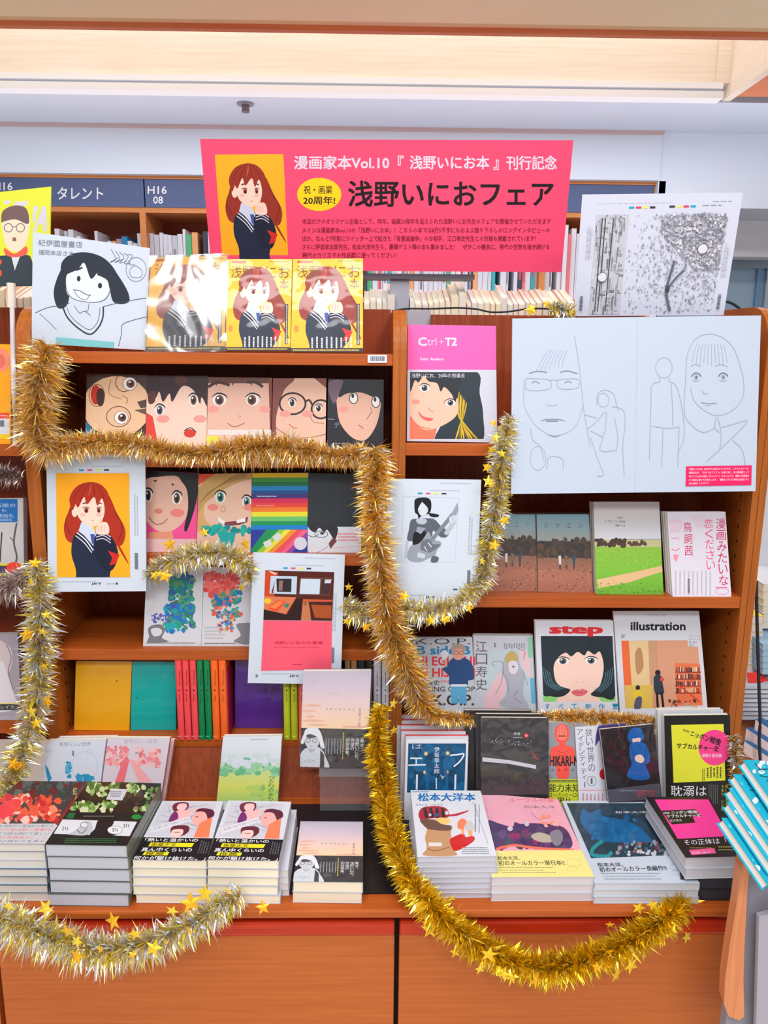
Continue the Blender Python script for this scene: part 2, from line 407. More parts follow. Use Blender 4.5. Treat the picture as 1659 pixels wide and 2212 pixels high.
bx('door_panel', M_PLAIN, dr, P(1560, 600, Yd).x-.3, Yd, 0, P(1659, 600, Yd).x+.5, Yd+.03, z1, (176, 208, 232))
# ceiling sprinkler
sp = PZ(530, 223, ZC); so = empty('sprinkler', sp, 'small grey sprinkler head on the pale aisle ceiling', 'sprinkler')
for nm, r, h0, h1, c in (('plate', .03, 0, .006, (150, 140, 150)), ('head', .014, .006, .03, (120, 105, 110))):
    mb = MB(c); mb.tube([sp-Vector((0, 0, h0)), sp-Vector((0, 0, h1))], r, 14); mb.build(nm, M_GREY, so)
# ================================================================ far bookcase
fb = empty('bookcase', (0, YB, 0), 'far wall bookcase of pale orange wood under a navy category sign band', 'bookcase')
xl = P(-120, 420, YB).x; xr = P(1415, 420, YB).x; zs = P(900, 643, YB).z
zh0 = P(400, 449, YB).z; zh1 = P(400, 388, YB).z
bx('top_board', W_FAR, fb, xl, YB-.01, zh1, xr, YB+.28, zh1+.022)
bx('header_board', W_FAR, fb, xl, YB, zh0-.02, xr, YB+.28, zh0)
bx('back_panel', W_BACK, fb, xl, YB+.28, 0, xr, YB+.3, zh1)
NAVY = (86, 100, 140)
for i, (a, b) in enumerate(((-120, 311), (314, 742), (745, 1175), (1178, 1411))):
    xa, xb = P(a, 420, YB).x, P(b, 420, YB).x
    so = bx('sign_panel', M_PLAIN, fb, xa, YB-.004, zh0, xb, YB+.02, zh1, NAVY)
p0 = P(300, 420, YB-.004); nn = Vector((0, -1, 0)); A = Art(p0, nn, None)
for t, x0, y0, x1, y1 in (('タレント', 124, 404, 223, 431), ('H16', 319, 402, 360, 419), ('08', 331, 424, 352, 440), ('H16', -14, 394, 27, 411)):
    A = Art(p0, nn, None); A.text(t, x0, y0, x1, y1, (236, 238, 246), .01); A.build('sign_lettering', M_PLAIN, fb)
for px in (309, 742, 1175):
    bx('divider', W_FAR, fb, P(px-6, 500, YB).x, YB, 0, P(px+7, 500, YB).x, YB+.28, zh0-.02)
for px in (-118, 1411): bx('side_panel', W_FAR, fb, P(px-5, 500, YB).x, YB, 0, P(px+5, 500, YB).x, YB+.28, zh1)
for k in range(6): bx('shelf', W_FAR, fb, xl, YB+.005, zs-.022-k*.3, xr, YB+.28, zs-k*.3)
bx('white_column', M_PLAIN, None, P(1417, 420, YB).x, YB-.03, 0, P(1431, 420, YB).x, YB+.3, zT, (240, 240, 246), kind='structure').name = 'trim_11'
R = random.Random(3); k = 0
for a, b, lo, hi, where in ((112, 304, .2, .27, 'left of its divider'), (318, 458, .24, .27, 'right of its divider'), (786, 1250, .26, .31, 'below and right of the pink banner')):
    x = P(a, 640, YB).x; e = P(b, 640, YB).x
    while x < e:
        wd = R.uniform(.012, .026); h = R.uniform(lo, hi); Yo = YB+R.uniform(.03, .05)
        col = R.choice([(214, 218, 232)]*10+[(226, 226, 236)]*8+[(196, 198, 214)]*3+[(170, 150, 150), (60, 180, 190), (40, 130, 190), (226, 120, 130), (214, 90, 90), (90, 180, 130), (232, 170, 120), (70, 70, 90)])
        base = Vector((x+wd/2, Yo, zs)); mb = MB(col); mb.box(x, Yo, zs+.0005, x+wd-.0015, Yo+.17, zs+h)
        if R.random() < .4: mb.box(x+wd*.2, Yo-.0006, zs+h*R.uniform(.1, .4), x+wd*.65, Yo, zs+h*R.uniform(.5, .85), R.choice([(120, 120, 135), (150, 150, 165), (200, 90, 110)]))
        white = sum(col) > 560
        cn = 'pale' if white else {(170, 150, 150): 'greyish', (60, 180, 190): 'turquoise', (40, 130, 190): 'blue', (226, 120, 130): 'pink', (214, 90, 90): 'red', (90, 180, 130): 'green', (232, 170, 120): 'tan', (70, 70, 90): 'dark slate'}.get(col, 'grey')
        tag(mb.build('book', M_PLAIN), 'thin '+cn+' spine'+' standing in the far bookcase, '+where, 'book', ('pale' if white else 'coloured')+' spines in the far bookcase '+where)
        x += wd+(R.random() < .05)*.02
# ================================================================ rear-side books, page edges towards us
zr = P(1000, 700, 2.0).z
bx('rear_shelf', W_BACK, None, P(0, 700, 2.0).x-.3, 1.99, zr-.05, P(1400, 700, 2.0).x+.1, 2.3, zr-.03).name = 'shelf_board'
tag(bpy.data.objects['shelf_board'], 'wooden board behind the near display unit carrying books seen from behind', 'shelf')
R = random.Random(5)
def rear_books(a, b, where, base=648):
    px = a
    while px < b:
        wd = R.uniform(11, 15); tall = R.random() < .12; yt = base+R.uniform(-3, 4)-(16 if tall else 0); 
        if tall: wd *= 1.2
        p = P(px, yt+6, 2.03); q = P(px+wd-1, yt+6, 2.03); h = p.z-zr+.03
        col = R.choice([(240, 228, 205), (232, 220, 200), (238, 222, 190), (226, 216, 206)])
        o = empty('book', ((p.x+q.x)/2, 2.05, zr-.03), 'upright book seen from behind with cream page edges, '+where, 'book', 'books seen from behind '+where)
        s = .34; d = .12    # leans back on a sloped shelf so its top shows
        def hx(x0, x1, y0, y1, zlo, zhi): return ([(x0, y0, zhi), (x1, y0, zhi), (x1, y0, zlo), (x0, y0, zlo)], [(x0, y1, zhi+(y1-y0)*s), (x1, y1, zhi+(y1-y0)*s), (x1, y1, zlo+(y1-y0)*s), (x0, y1, zlo+(y1-y0)*s)])
        z0 = zr-.03; m = MB(col); m.hexa(*hx(p.x+.0015, q.x-.0015, 2.031, 2.03+d, z0, p.z-.002)); m.build('pages', M_PAPER, o)
        cc = R.choice([(236, 232, 228), (240, 236, 236), (222, 170, 150), (230, 226, 220)])
        m = MB(cc); m.hexa(*hx(p.x, p.x+.0012, 2.03, 2.03+d, z0, p.z)); m.build('back_cover', M_GLOSS, o)
        m = MB(cc); m.hexa(*hx(q.x-.0012, q.x, 2.03, 2.03+d, z0, p.z)); m.build('front_cover', M_GLOSS, o)
        px += wd
rear_books(786, 838, 'left of the grey banner post')
rear_books(886, 1234, 'right of the grey banner post')
rear_books(-6, 70, 'under the yellow poster', 634)
# ================================================================ display units
YK = 1.95
zSide0 = COUNTER
ztop = P(860, 668, YS+.05).z
def upright(name, x0, x1, parent, m=W_UP, top=None):
    top = top or ztop; r = .085; prof = [(YS, zSide0)]
    for k in range(9):
        a = pi/2*k/8; prof.append((YS+r-r*cos(a), top-r+r*sin(a)))
    prof += [(YK+.02, top), (YK+.02, zSide0)]
    mb = MB(); mb.poly([(x0, y, z) for y, z in prof]); mb.poly([(x1, y, z) for y, z in prof][::-1])
    for i in range(len(prof)):
        a, b = prof[i], prof[(i+1) % len(prof)]; mb.poly([(x0, a[0], a[1]), (x1, a[0], a[1]), (x1, b[0], b[1]), (x0, b[0], b[1])])
    return mb.build(name, m, parent)
def X(px, py, Y=YS): return P(px, py, Y).x
def Z(px, py, Y=YS): return P(px, py, Y).z
lu = empty('display_shelf', (X(460, 1500), YS, COUNTER), 'left wooden display shelf unit hung with tinsel, under the pink banner', 'shelf unit')
ru = empty('display_shelf', (X(1260, 1500), YS, COUNTER), 'right wooden display shelf unit behind the big pencil sketch board', 'shelf unit')
xL0, xL1 = X(56, 1015), X(86, 1015); xC0, xC1 = X(848, 900), X(877, 900); xR0, xR1 = X(1626, 1060), X(1640, 1060); xR2 = X(1656, 1060)
upright('side_panel', xL0, xL1, lu)
upright('side_panel', xC0, (xC0+xC1)/2, lu); upright('side_panel', (xC0+xC1)/2+.0005, xC1, ru)
upright('side_panel', xR0, xR1, ru, top=Z(1620, 664)+.005); upright('edge_panel', xR1+.001, xR2, ru, top=Z(1620, 664)+.002)
zSh = dict(S1=(Z(450, 762), Z(450, 787)), S2=(Z(400, 985), Z(400, 1010)), S3=(Z(700, 1199), Z(700, 1223)), S4=(Z(250, 1403), Z(250, 1427)), S5=(Z(440, 1598), Z(440, 1615)),
           R1=(Z(980, 959), Z(980, 985)), R2=(Z(1300, 1290), Z(1300, 1314)), R3=(Z(1300, 1597), Z(1300, 1620)))
for k in ('S1', 'S2', 'S3', 'S4', 'S5'): bx('shelf_board', W_EDGE, lu, xL1, YS+.002, zSh[k][1], xC0, YK, zSh[k][0], bevel=.0015)
for k in ('R1', 'R2', 'R3'): bx('shelf_board', W_EDGE, ru, xC1, YS+.002, zSh[k][1], xR0, YK, zSh[k][0], bevel=.0015)
zBk = P(1000, 680, YK).z
bx('back_panel', W_BACK, lu, xL1, YK, COUNTER, xC0, YK+.02, P(815, 668, YK).z)
bx('back_panel', W_BACK, ru, P(931, 690, YK).x, YK, COUNTER, xR0, YK+.02, zBk)
bx('back_panel', W_BACK, ru, xC1, YK, COUNTER, P(931, 690, YK).x, YK+.02, P(900, 705, YK).z)
# slanting panels between shelf and counter
def sl(x0, x1, par, z0):
    mb = MB(); y0 = YS+.004; y1 = 1.652
    mb.hexa([(x0, y0, z0), (x1, y0, z0), (x1, y1, COUNTER), (x0, y1, COUNTER)], [(x0, y0+.015, z0), (x1, y0+.015, z0), (x1, y1+.015, COUNTER), (x0, y1+.015, COUNTER)]); mb.build('lower_panel', W_BACK, par)
sl(xL1, xC0, lu, zSh['S5'][1]); sl(xC1, xR0, ru, zSh['R3'][1])
bx('shelf_edge', W_EDGE, lu, xL1, 1.646, COUNTER, xC0, 1.651, COUNTER+.012)
# peg holes on the inner right panel
mb = MB((60, 28, 15))
for i in range(26):
    z = zSide0+.08+i*.035; mb.tube([(xR0-.0008, YS+.05, z), (xR0+.0004, YS+.05, z)], .0035, 8); mb.tube([(xR0-.0008, YS+.2, z), (xR0+.0004, YS+.2, z)], .0035, 8)
o = mb.build('peg_holes', M_PLAIN, ru); o['kind'] = 'stuff'
mb = MB((60, 28, 15))
for i in range(26):
    z = zSide0+.08+i*.035; mb.tube([(xL1+.0008, YS+.05, z), (xL1-.0004, YS+.05, z)], .0035, 8)
o = mb.build('peg_holes', M_PLAIN, lu); o['kind'] = 'stuff'
# grey plate behind and barcode label
tag(bx('grey_plate', M_GREY, None, P(880, 690, YK+.04).x, YK+.03, COUNTER, P(930, 690, YK+.04).x, YK+.04, P(900, 671, YK+.04).z, (176, 172, 184)), 'grey metal plate standing behind the pink hardback book', 'plate')
lb = empty('barcode_label', P(816, 775, YS-.001), 'small white barcode label on the right end of the top shelf edge', 'label')
q = [P(794, 766.5, YS-.0012), P(836, 766.5, YS-.0012), P(836, 784, YS-.0012), P(794, 784, YS-.0012)]
mb = MB((226, 230, 242)); mb.hexa(q, [v+Vector((0, .0011, 0)) for v in q]); mb.build('sticker', M_PAPER, lb, bevel=.0006)
A = Art(q[0], Vector((0, -1, 0)), None, eps=.0002); R = random.Random(4); x = 800
while x < 832:
    ww = R.uniform(.4, 1.5); A.rect(x, 769.5, x+ww, 780, (70, 75, 95)); x += ww+R.uniform(.5, 1.2)
A.build('barcode', M_PAPER, lb)
# ---------------------------------------------------------------- counter and doors
YFR = PZ(1000, 1968, COUNTER).y
ct = empty('counter', (0, YFR, 0), 'long orange wooden counter with two lower doors under the book piles', 'counter')
bx('countertop', W_EDGE, ct, -1.6, YFR, P(1000, 1984, YFR).z, P(1612, 1960, YFR).x, 1.70, COUNTER, bevel=.004)
YM = YFR+.035; zm0, zm1 = P(1000, 1990, YM).z, P(1000, 2022, YM).z
xg0, xg1 = P(853, 2000, YM).x, P(863, 2000, YM).x; xe = P(1612, 2000, YM).x
bx('carcass', W_DOOR, ct, -1.55, YM+.04, .06, xe, 1.7, P(1000, 1986, YM).z, )
bx('shadow_gap', M_PLAIN, ct, xg0, YM+.03, .06, xg1, YM+.039, zm0, (18, 12, 14))
xd = P(-2, 2100, YM).x
for a, b in ((xd, xg0), (xg1, xe)):
    bx('rail', W_RED, ct, a, YM, zm1, b, YM+.035, zm0, bevel=.006)
    bx('door', W_DOOR, ct, a, YM+.004, .08, b, YM+.035, zm1-.001, bevel=.003)
bx('carcass', W_DOOR, ct, -1.6, YM+.01, .06, xd-.012, YM+.035, zm0)
# black display mat on the counter at the centre
tag(bx('display_mat', M_GLOSS, None, P(300, 1733, 1.64).x, PZ(800, 1932, COUNTER).y, COUNTER+.0003, P(893, 1733, 1.63).x+.0, 1.64, COUNTER+.0025, (26, 22, 26)), 'black mat lying on the counter between the two groups of book piles', 'mat')
# ================================================================ cover art (all figures are plain generic stand-ins)
L = rect(0, 0, 100, 140)
SK = (250, 214, 196); WHT = (232, 234, 242); BLK = (26, 24, 30)
def eye(A, x, y, rx, ry, iris, white=True, lid=BLK, look=0):
    if white: A.el(x, y, rx*1.15, ry*1.05, (244, 240, 240))
    A.el(x+look, y, rx*.72, ry*.9, iris); A.el(x+look, y+ry*.1, rx*.35, ry*.5, (30, 20, 24)); A.el(x+look-rx*.25, y-ry*.35, rx*.2, ry*.22, (250, 250, 250), n=8)
    A.line([(x-rx*1.3, y-ry*.5), (x-rx*.3, y-ry*1.2), (x+rx*.9, y-ry*.9), (x+rx*1.3, y-ry*.3)], ry*.28, lid, taper=True)
def cheeks(A, xs, y, r, c=(246, 160, 150)):
    for x in xs: A.el(x, y, r, r*.6, c)
def orange_girl(A, bg=(252, 178, 36), hair=(152, 50, 34), title=False):
    A.rect(0, 0, 100, 140, bg)
    dk = (104, 32, 28)
    A.blob([(40, 22), (24, 34), (16, 54), (10, 72), (14, 90), (26, 94), (34, 84), (36, 60)], hair)      # long loose hair, left
    A.blob([(58, 20), (72, 30), (82, 52), (94, 76), (90, 96), (78, 96), (70, 80), (62, 60)], hair)
    A.line([(80, 90), (88, 104), (98, 122)], 3, hair, taper=True); A.line([(20, 48), (12, 66), (20, 84)], 1, dk); A.line([(78, 50), (90, 72), (84, 92)], 1, dk)
    A.blob([(24, 84), (40, 78), (60, 80), (74, 88), (82, 100), (78, 116), (72, 140), (74, 160), (30, 160), (26, 130), (20, 108)], (34, 42, 66))   # cardigan
    A.poly([(34, 66), (48, 68), (54, 82), (50, 98), (38, 84), (30, 78)], (206, 216, 236))
    A.line([(28, 80), (40, 90), (50, 104)], 1.6, (232, 236, 244)); A.line([(26, 84), (38, 94), (48, 107)], 1.2, (232, 236, 244))
    A.poly([(46, 82), (52, 82), (52, 98), (48, 94)], (70, 84, 160))
    A.blob([(52, 86), (66, 80), (78, 90), (84, 110), (76, 130), (62, 128), (54, 112)], (28, 34, 54))
    for k in range(3): A.line([(54, 82+k*4), (64, 80+k*4), (74, 86+k*4)], 1.2, (214, 200, 224))
    A.blob([(54, 76), (58, 68), (68, 66), (72, 74), (70, 82), (56, 82)], SK)
    for k in range(3): A.line([(58+k*4, 70), (57+k*4, 78)], .6, (224, 130, 110), False)
    A.poly([(70, 104), (86, 110), (80, 122), (72, 124), (76, 114)], (214, 40, 36))
    A.blob([(26, 36), (28, 54), (36, 66), (50, 72), (62, 64), (66, 48), (60, 30), (40, 26)], SK)      # face
    A.el(25, 52, 4, 7, SK); cheeks(A, (36, 58), 56, 4, (250, 184, 170))
    A.el(41, 50, 2.8, 3.6, (150, 50, 50)); A.el(58, 50, 2.4, 3.4, (150, 50, 50)); A.el(41, 51, 1.2, 2, (50, 20, 24)); A.el(58, 51, 1.1, 1.9, (50, 20, 24))
    A.line([(36, 47), (41, 45.4), (45, 47.5)], 1, (60, 24, 24)); A.line([(55, 47.5), (58, 45.6), (62, 47)], 1, (60, 24, 24))
    A.line([(36, 41), (44, 39)], 1.6, (90, 30, 28), False); A.line([(54, 39), (62, 41)], 1.6, (90, 30, 28), False)
    A.line([(48, 64), (51, 63.6)], .8, (190, 80, 70), False)
    A.blob([(22, 50), (18, 34), (28, 18), (46, 12), (62, 16), (72, 30), (70, 48), (66, 42), (62, 34), (56, 44), (52, 32), (42, 42), (38, 32), (30, 46), (26, 42)], hair)
    for pts in ([(46, 13), (38, 24), (32, 40)], [(48, 13), (52, 24), (52, 34)], [(54, 15), (62, 26), (66, 38)], [(40, 14), (28, 26), (23, 40)]): A.line(pts, .8, dk, taper=True)
    A.line([(48, 14), (47, 22), (44, 30)], 1.6, (206, 96, 70), taper=True)
def proof_marks(A, q, flip=False, bar=True, logo=True):
    """colour bar, faint notes and bar code of a printer's proof, in 100 x 140 page units"""
    A.use(L, q); g = (176, 182, 198)
    for i, c in enumerate(((20, 150, 200), (236, 70, 130), (226, 226, 90), (60, 60, 66))): A.rect(33+i*8.5, 15, 38+i*8.5, 16.6, c)
    A.tiny(56, 3.5, 92, 4.8, 1, g); A.tiny(46, 11.5, 80, 13, 1, g, seed=3); A.tiny(88, 40, 93, 85, 2, g, vert=True)
    A.tiny(15, 129, 52, 130.5, 1, g)
    if bar:
        for k in range(16): A.rect(88.5, 101+k*1.05, 92, 101.6+k*1.05, (70, 74, 90))
    if logo:
        A.text('JET', 44, 131, 55, 133.4, (50, 54, 70), .02); A.tiny(60, 131, 68, 133, 1, g); A.rect(69, 131, 71, 133, (60, 60, 74))
    A.use(None, None)
CYAN = (30, 160, 200)
# ---- banner
bq = [(432, 300), (1238.5, 303), (1213, 588), (457, 583)]
def a_banner(A):
    A.poly(bq, (250, 78, 118))
    A.setclip([(464, 334), (612, 333), (623, 566), (481, 566)]); A.use(rect(0, 0, 100, 150), [(464, 334), (612, 333), (623, 566), (481, 566)]); orange_girl(A); A.rect(0, 139, 100, 150, (252, 178, 36)) if 0 else None
    A.use(None, None); A.setclip(bq)
    lv = (228, 214, 232)
    A.text('漫画家本Vol.10『', 635, 336, 872, 366, lv, .022); A.text('浅野いにお本', 885, 336, 1057, 366, lv, .022); A.text('』刊行記念', 1066, 336, 1203, 367, lv, .022)
    A.el(689.5, 420, 48, 36, (250, 214, 26)); A.text('祝・画業', 656, 401, 718, 419, (80, 50, 30), .012); A.text('20周年!', 655, 424, 724, 442, (60, 36, 26), .02)
    A.text('浅野いにおフェア', 752, 390, 1196, 447, (32, 22, 26), .018)
    R = (150, 30, 56)
    for t, y, x1 in (('本店だけのオリジナル企画として、昨年、画業20周年を迎えられた浅野いにお先生のフェアを開催させていただきます', 472, 1190), ('メインは漫画家本vol.10の「浅野いにお本」！こちらの本では8万5千字にもおよぶ語り下ろしのロングインタビューの', 491, 1188),
                     ('ほか、なんと7年前にツイッター上で起きた「背景画論争」のお相手、江口寿史先生との対談も掲載されています！', 509, 1158), ('さらに伊坂幸太郎先生、松本大洋先生ら、豪華ゲスト陣の本も集めました！　ぜひこの機会に、時代の空気を描き続ける', 527, 1187),
                     ('稀代のカリスマの作品群に浸ってください！', 545, 857)):
        A.text(t, 653, y, x1, y+12.5, R, .012, res=1)
YBn = 2.02
ban = board(bq, a_banner, 'large bright pink banner board with white and black headline over the shelves', Y=YBn, lean=-7, col=(250, 78, 118), cat='banner', name='banner', th=.006)
bs = empty('banner_stand', P(863, 670, YBn+.03), 'grey square post and tray holding up the pink banner', 'stand')
bx('post', M_GREY, bs, X(843, 630, YBn+.03), YBn+.03, 1.2, X(884, 630, YBn+.03), YBn+.07, Z(860, 592, YBn+.03), (168, 168, 180))
bx('tray', M_GREY, bs, X(700, 595, YBn), YBn+.015, Z(860, 601, YBn), X(1027, 595, YBn), YBn+.08, Z(860, 590, YBn), (96, 92, 104))
# ---- handwritten signed board
sq = [(71, 501), (324, 536), (314, 756), (68, 742)]
def a_sign(A):
    K = (44, 50, 62); H = (70, 78, 92)
    A.blob([(146, 566), (128, 590), (116, 630), (124, 664), (142, 662), (150, 640), (150, 610)], K)
    A.blob([(236, 572), (256, 596), (276, 630), (278, 652), (254, 656), (240, 640)], K)
    A.blob([(146, 590), (142, 620), (150, 640), (176, 652), (214, 652), (234, 634), (240, 600), (220, 570), (170, 564)], (216, 222, 234))
    A.line([(142, 600), (144, 626), (160, 646), (200, 653), (228, 646), (240, 622)], 1.3, H)
    A.blob([(132, 590), (134, 566), (154, 549), (186, 545), (218, 554), (240, 572), (254, 598), (250, 620), (238, 626), (232, 606), (216, 596), (210, 590), (196, 602), (182, 568), (168, 582), (146, 592), (140, 600)], K)
    A.el(170, 602, 4, 6, K); A.el(216, 617, 4.5, 6, K); A.line([(164, 584), (178, 578)], 4, K); A.line([(210, 592), (226, 598)], 4, K)
    A.line([(158, 626), (172, 628), (186, 636), (196, 638)], 1.6, H); A.line([(160, 628), (168, 640), (184, 648), (194, 638)], 1.2, H)
    A.line([(76, 676), (104, 664), (134, 660), (150, 654)], 1.2, H); A.line([(136, 664), (146, 686), (168, 708), (194, 722), (212, 708), (222, 686), (223, 662)], 3, K); A.line([(144, 664), (154, 684), (174, 702), (194, 712), (208, 700), (214, 684), (216, 664)], 1, H)
    A.line([(160, 660), (172, 676), (182, 672), (196, 682)], 1, H); A.line([(192, 656), (190, 670), (182, 673)], 1, H); A.line([(86, 678), (104, 694), (122, 712)], .8, H)
    A.line([(224, 662), (256, 654), (300, 646), (322, 644)], 1.2, H); A.line([(318, 684), (286, 692), (264, 702), (262, 722), (256, 748)], 1.2, H)
    A.text('紀伊國屋書店', 0, 0, 0, 0, (120, 128, 142), quad=[(83, 517), (178, 522), (178, 536), (83, 531)]); A.text('福岡本店さま', 0, 0, 0, 0, (120, 128, 142), quad=[(83, 539), (158, 543), (158, 554), (83, 550)])
    for i in range(5): A.line([(240+i*9, 538+i*3), (250+i*9, 560-i*2), (238+i*10, 566+i), (256+i*9, 556+i*4)], 1, (96, 104, 120))
    A.ring(294, 582, 22, 26, 1, (110, 118, 134)); A.line([(280, 582), (292, 574), (306, 584), (304, 598), (284, 598), (280, 584)], 1, (110, 118, 134))
    A.poly([(121, 728), (247, 739), (246, 753), (120, 744)], (120, 190, 196))
board(sq, a_sign, 'white signed board with an ink sketch of a dark-haired figure, top left', Y=1.71, lean=7, yaw=4, cat='board', name='signed_board', th=.003, col=(200, 208, 222))
# ---- three orange magazines
mgA = [(327, 557), (490, 552), (485, 757), (315, 757)]; mgB = [(492, 560), (631, 560), (627, 758.5), (487, 757.5)]; mgC = [(633, 560), (784, 558), (784, 761), (628, 760)]
def a_mag(q):
    def f(A):
        A.use(L, q); orange_girl(A, bg=(254, 190, 40)); B = (120, 70, 34)
        A.use(mgC, q)
        A.vtext('本', 765.5, 600, 626, 22, B); A.text('浅野', 641, 573, 692, 600, B); A.text('い', 693, 573, 717, 598, (206, 40, 30)); A.text('にお', 722, 573, 779, 599, B)
        A.rect(642, 563, 676, 568, (190, 70, 40)); A.rect(770, 656, 777, 745, (36, 34, 44)); A.tiny(771.5, 658, 776, 744, 1, (210, 200, 190), vert=True)
        for i in range(9): A.tiny(671+i*10.5, 727, 677+i*10.5, 752, 1, (226, 226, 232), vert=True, seed=i, fill=.6)
        A.rect(628, 752, 784, 761, (40, 38, 50)); A.tiny(632, 753.5, 780, 759, 1, (220, 190, 90)); A.tiny(730, 562, 778, 565, 1, (150, 110, 60)); A.el(640, 710, 5, 7, (236, 140, 60))
    return f
book(mgA, a_mag(mgA), 'orange magazine in shiny wrap right beside the signed board', Y=1.708, lean=9, th=.012, cover=(250, 186, 50), m=M_WRAP, name='magazine', cat='magazine', group='orange magazines', film=M_FILM_SHINY)
book(mgB, a_mag(mgB), 'middle one of the three orange magazines on the top shelf', Y=1.71, lean=9, th=.012, cover=(250, 186, 50), m=M_WRAP, name='magazine', cat='magazine', group='orange magazines')
book(mgC, a_mag(mgC), 'right-hand orange magazine, next to the barcode label', Y=1.708, lean=9, th=.012, cover=(250, 186, 50), m=M_WRAP, name='magazine', cat='magazine', group='orange magazines')
# ---- row of face covers, second shelf
z2 = zSh['S2'][0]
f1 = [(187, 807), (318, 810), (313, 962), (184, 958)]
def a1(A):
    A.poly(f1, (70, 50, 46)); A.el(252, 878, 74, 66, (244, 200, 160)); A.poly([(184, 908), (210, 940), (250, 956), (184, 960)], (50, 130, 160))
    A.ring(268, 826, 18, 20, 1.6, (90, 50, 44)); A.ring(256, 900, 26, 22, 1.6, (90, 50, 44))
    for x, y in ((280, 829), (262, 902)): A.el(x, y, 15, 14, (250, 250, 250)); A.ring(x, y, 15, 14, 1, (90, 60, 50)); A.el(x+2, y, 9, 9, (120, 60, 50)); A.el(x+3, y, 4, 4, BLK); A.el(x, y-4, 2.5, 2.5, (255, 255, 255))
    A.el(207, 853, 11, 21, (200, 50, 36)); A.el(217, 858, 9, 20, (70, 34, 36)); A.ring(209, 854, 17, 24, 1.2, (90, 50, 44))
    A.poly([(296, 868), (318, 862), (318, 880), (304, 882)], (90, 66, 60)); A.poly([(290, 886), (316, 882), (316, 896)], (110, 84, 74)); A.line([(264, 854), (276, 862), (272, 872)], 1.4, (160, 80, 60)); A.line([(240, 820), (236, 850), (262, 862)], 1.2, (150, 90, 70))
f2 = [(318, 811), (448, 812), (446, 966), (314, 962)]
def a2(A):
    A.poly(f2, SK); A.poly([(314, 890), (330, 900), (342, 962), (314, 962)], (230, 70, 54)); cheeks(A, (352, 432), 905, 14)
    A.blob([(318, 806), (380, 806), (456, 806), (452, 880), (436, 858), (432, 872), (420, 846), (404, 834), (390, 838), (372, 868), (366, 850), (352, 868), (344, 846), (336, 860), (322, 858), (312, 830)], (56, 36, 42))
    A.blob([(378, 812), (392, 812), (406, 818), (400, 830), (384, 830)], (90, 46, 46)); A.blob([(320, 850), (336, 846), (334, 868), (322, 872)], (96, 50, 46))
    eye(A, 345, 886, 9, 11, (90, 90, 110)); eye(A, 418, 864, 9, 12, (120, 70, 56)); A.el(410, 936, 13, 9, (214, 60, 46)); A.line([(398, 930), (412, 924), (424, 934)], 2, BLK)
f3 = [(450, 814), (588, 816), (585, 968), (446, 966)]
def a3(A):
    A.poly(f3, (236, 190, 170)); A.poly([(446, 812), (590, 812), (590, 828), (446, 828)], (104, 62, 50)); A.poly([(580, 812), (590, 812), (590, 930), (583, 930)], (130, 66, 54))
    for x in (465, 500, 540, 560): A.poly([(x, 826), (x+6, 826), (x+3, 834)], (104, 62, 50))
    A.line([(450, 836), (470, 826), (496, 832)], 6, (66, 34, 34)); A.line([(534, 826), (552, 826), (568, 836)], 6, (66, 34, 34))
    eye(A, 474, 864, 13, 12, (110, 66, 50)); eye(A, 546, 864, 13, 12, (110, 66, 50), look=-2); cheeks(A, (460, 572), 884, 12); A.line([(516, 898), (520, 900)], 1.2, (180, 90, 80), False)
    A.line([(492, 914), (506, 922), (528, 914)], 1.4, (150, 60, 60)); A.rect(446, 942, 474, 962, (236, 230, 80)); A.rect(450, 928, 590, 940, (236, 226, 222))
f4 = [(590, 817), (705, 817), (703, 972), (586, 968)]
def a4(A):
    A.poly(f4, (238, 194, 170)); A.blob([(588, 812), (620, 812), (636, 820), (616, 840), (604, 870), (596, 910), (600, 968), (584, 970)], (134, 72, 64)); A.poly([(676, 815), (707, 815), (707, 840), (692, 828)], (134, 72, 64))
    for x, y, rx, ry in ((632, 872, 28, 23), (693, 884, 20, 20)): A.ring(x, y, rx, ry, 4, (46, 26, 30))
    A.line([(660, 868), (668, 864), (674, 874)], 4, (46, 26, 30)); eye(A, 631, 870, 7, 9, (70, 40, 40)); eye(A, 688, 882, 7, 8, (70, 40, 40)); cheeks(A, (616, 664), 894, 12)
    A.line([(670, 898), (678, 912), (700, 914)], 1.2, (170, 80, 70)); A.line([(624, 916), (634, 924), (642, 924)], 1.5, (190, 60, 60)); A.line([(592, 920), (620, 940), (660, 946), (704, 938)], 1.4, (150, 80, 70)); A.poly([(600, 945), (680, 950), (690, 972), (590, 972)], (110, 60, 66))
f5 = [(709, 818), (829, 820), (828, 982), (706, 976)]
def a5(A):
    A.poly(f5, (34, 32, 42)); A.blob([(730, 856), (756, 846), (800, 850), (820, 862), (822, 880), (812, 920), (790, 950), (762, 946), (736, 916), (728, 880)], (236, 186, 164))
    A.blob([(732, 858), (730, 836), (760, 818), (800, 816), (828, 830), (830, 872), (810, 860), (780, 848), (750, 850)], (26, 24, 32)); cheeks(A, (742,), 884, 12)
    A.blob([(712, 824), (740, 822), (736, 840), (722, 872), (710, 846)], (120, 96, 116))
    for x, y in ((764, 860), (812, 868)): A.el(x, y, 9, 12, (246, 240, 240)); A.ring(x, y, 9, 12, 1.8, BLK); A.el(x-2, y-5, 3, 5, BLK)
    A.line([(800, 880), (804, 888), (792, 906)], 1.2, (90, 40, 40), False); A.line([(775, 918), (785, 926)], 1.5, (160, 60, 60), False); A.line([(708, 905), (722, 906)], 1.5, (150, 170, 180), False); A.tiny(722, 956, 752, 960, 1, (150, 150, 160)); A.text('デ', 722, 912, 734, 924, (150, 160, 170))
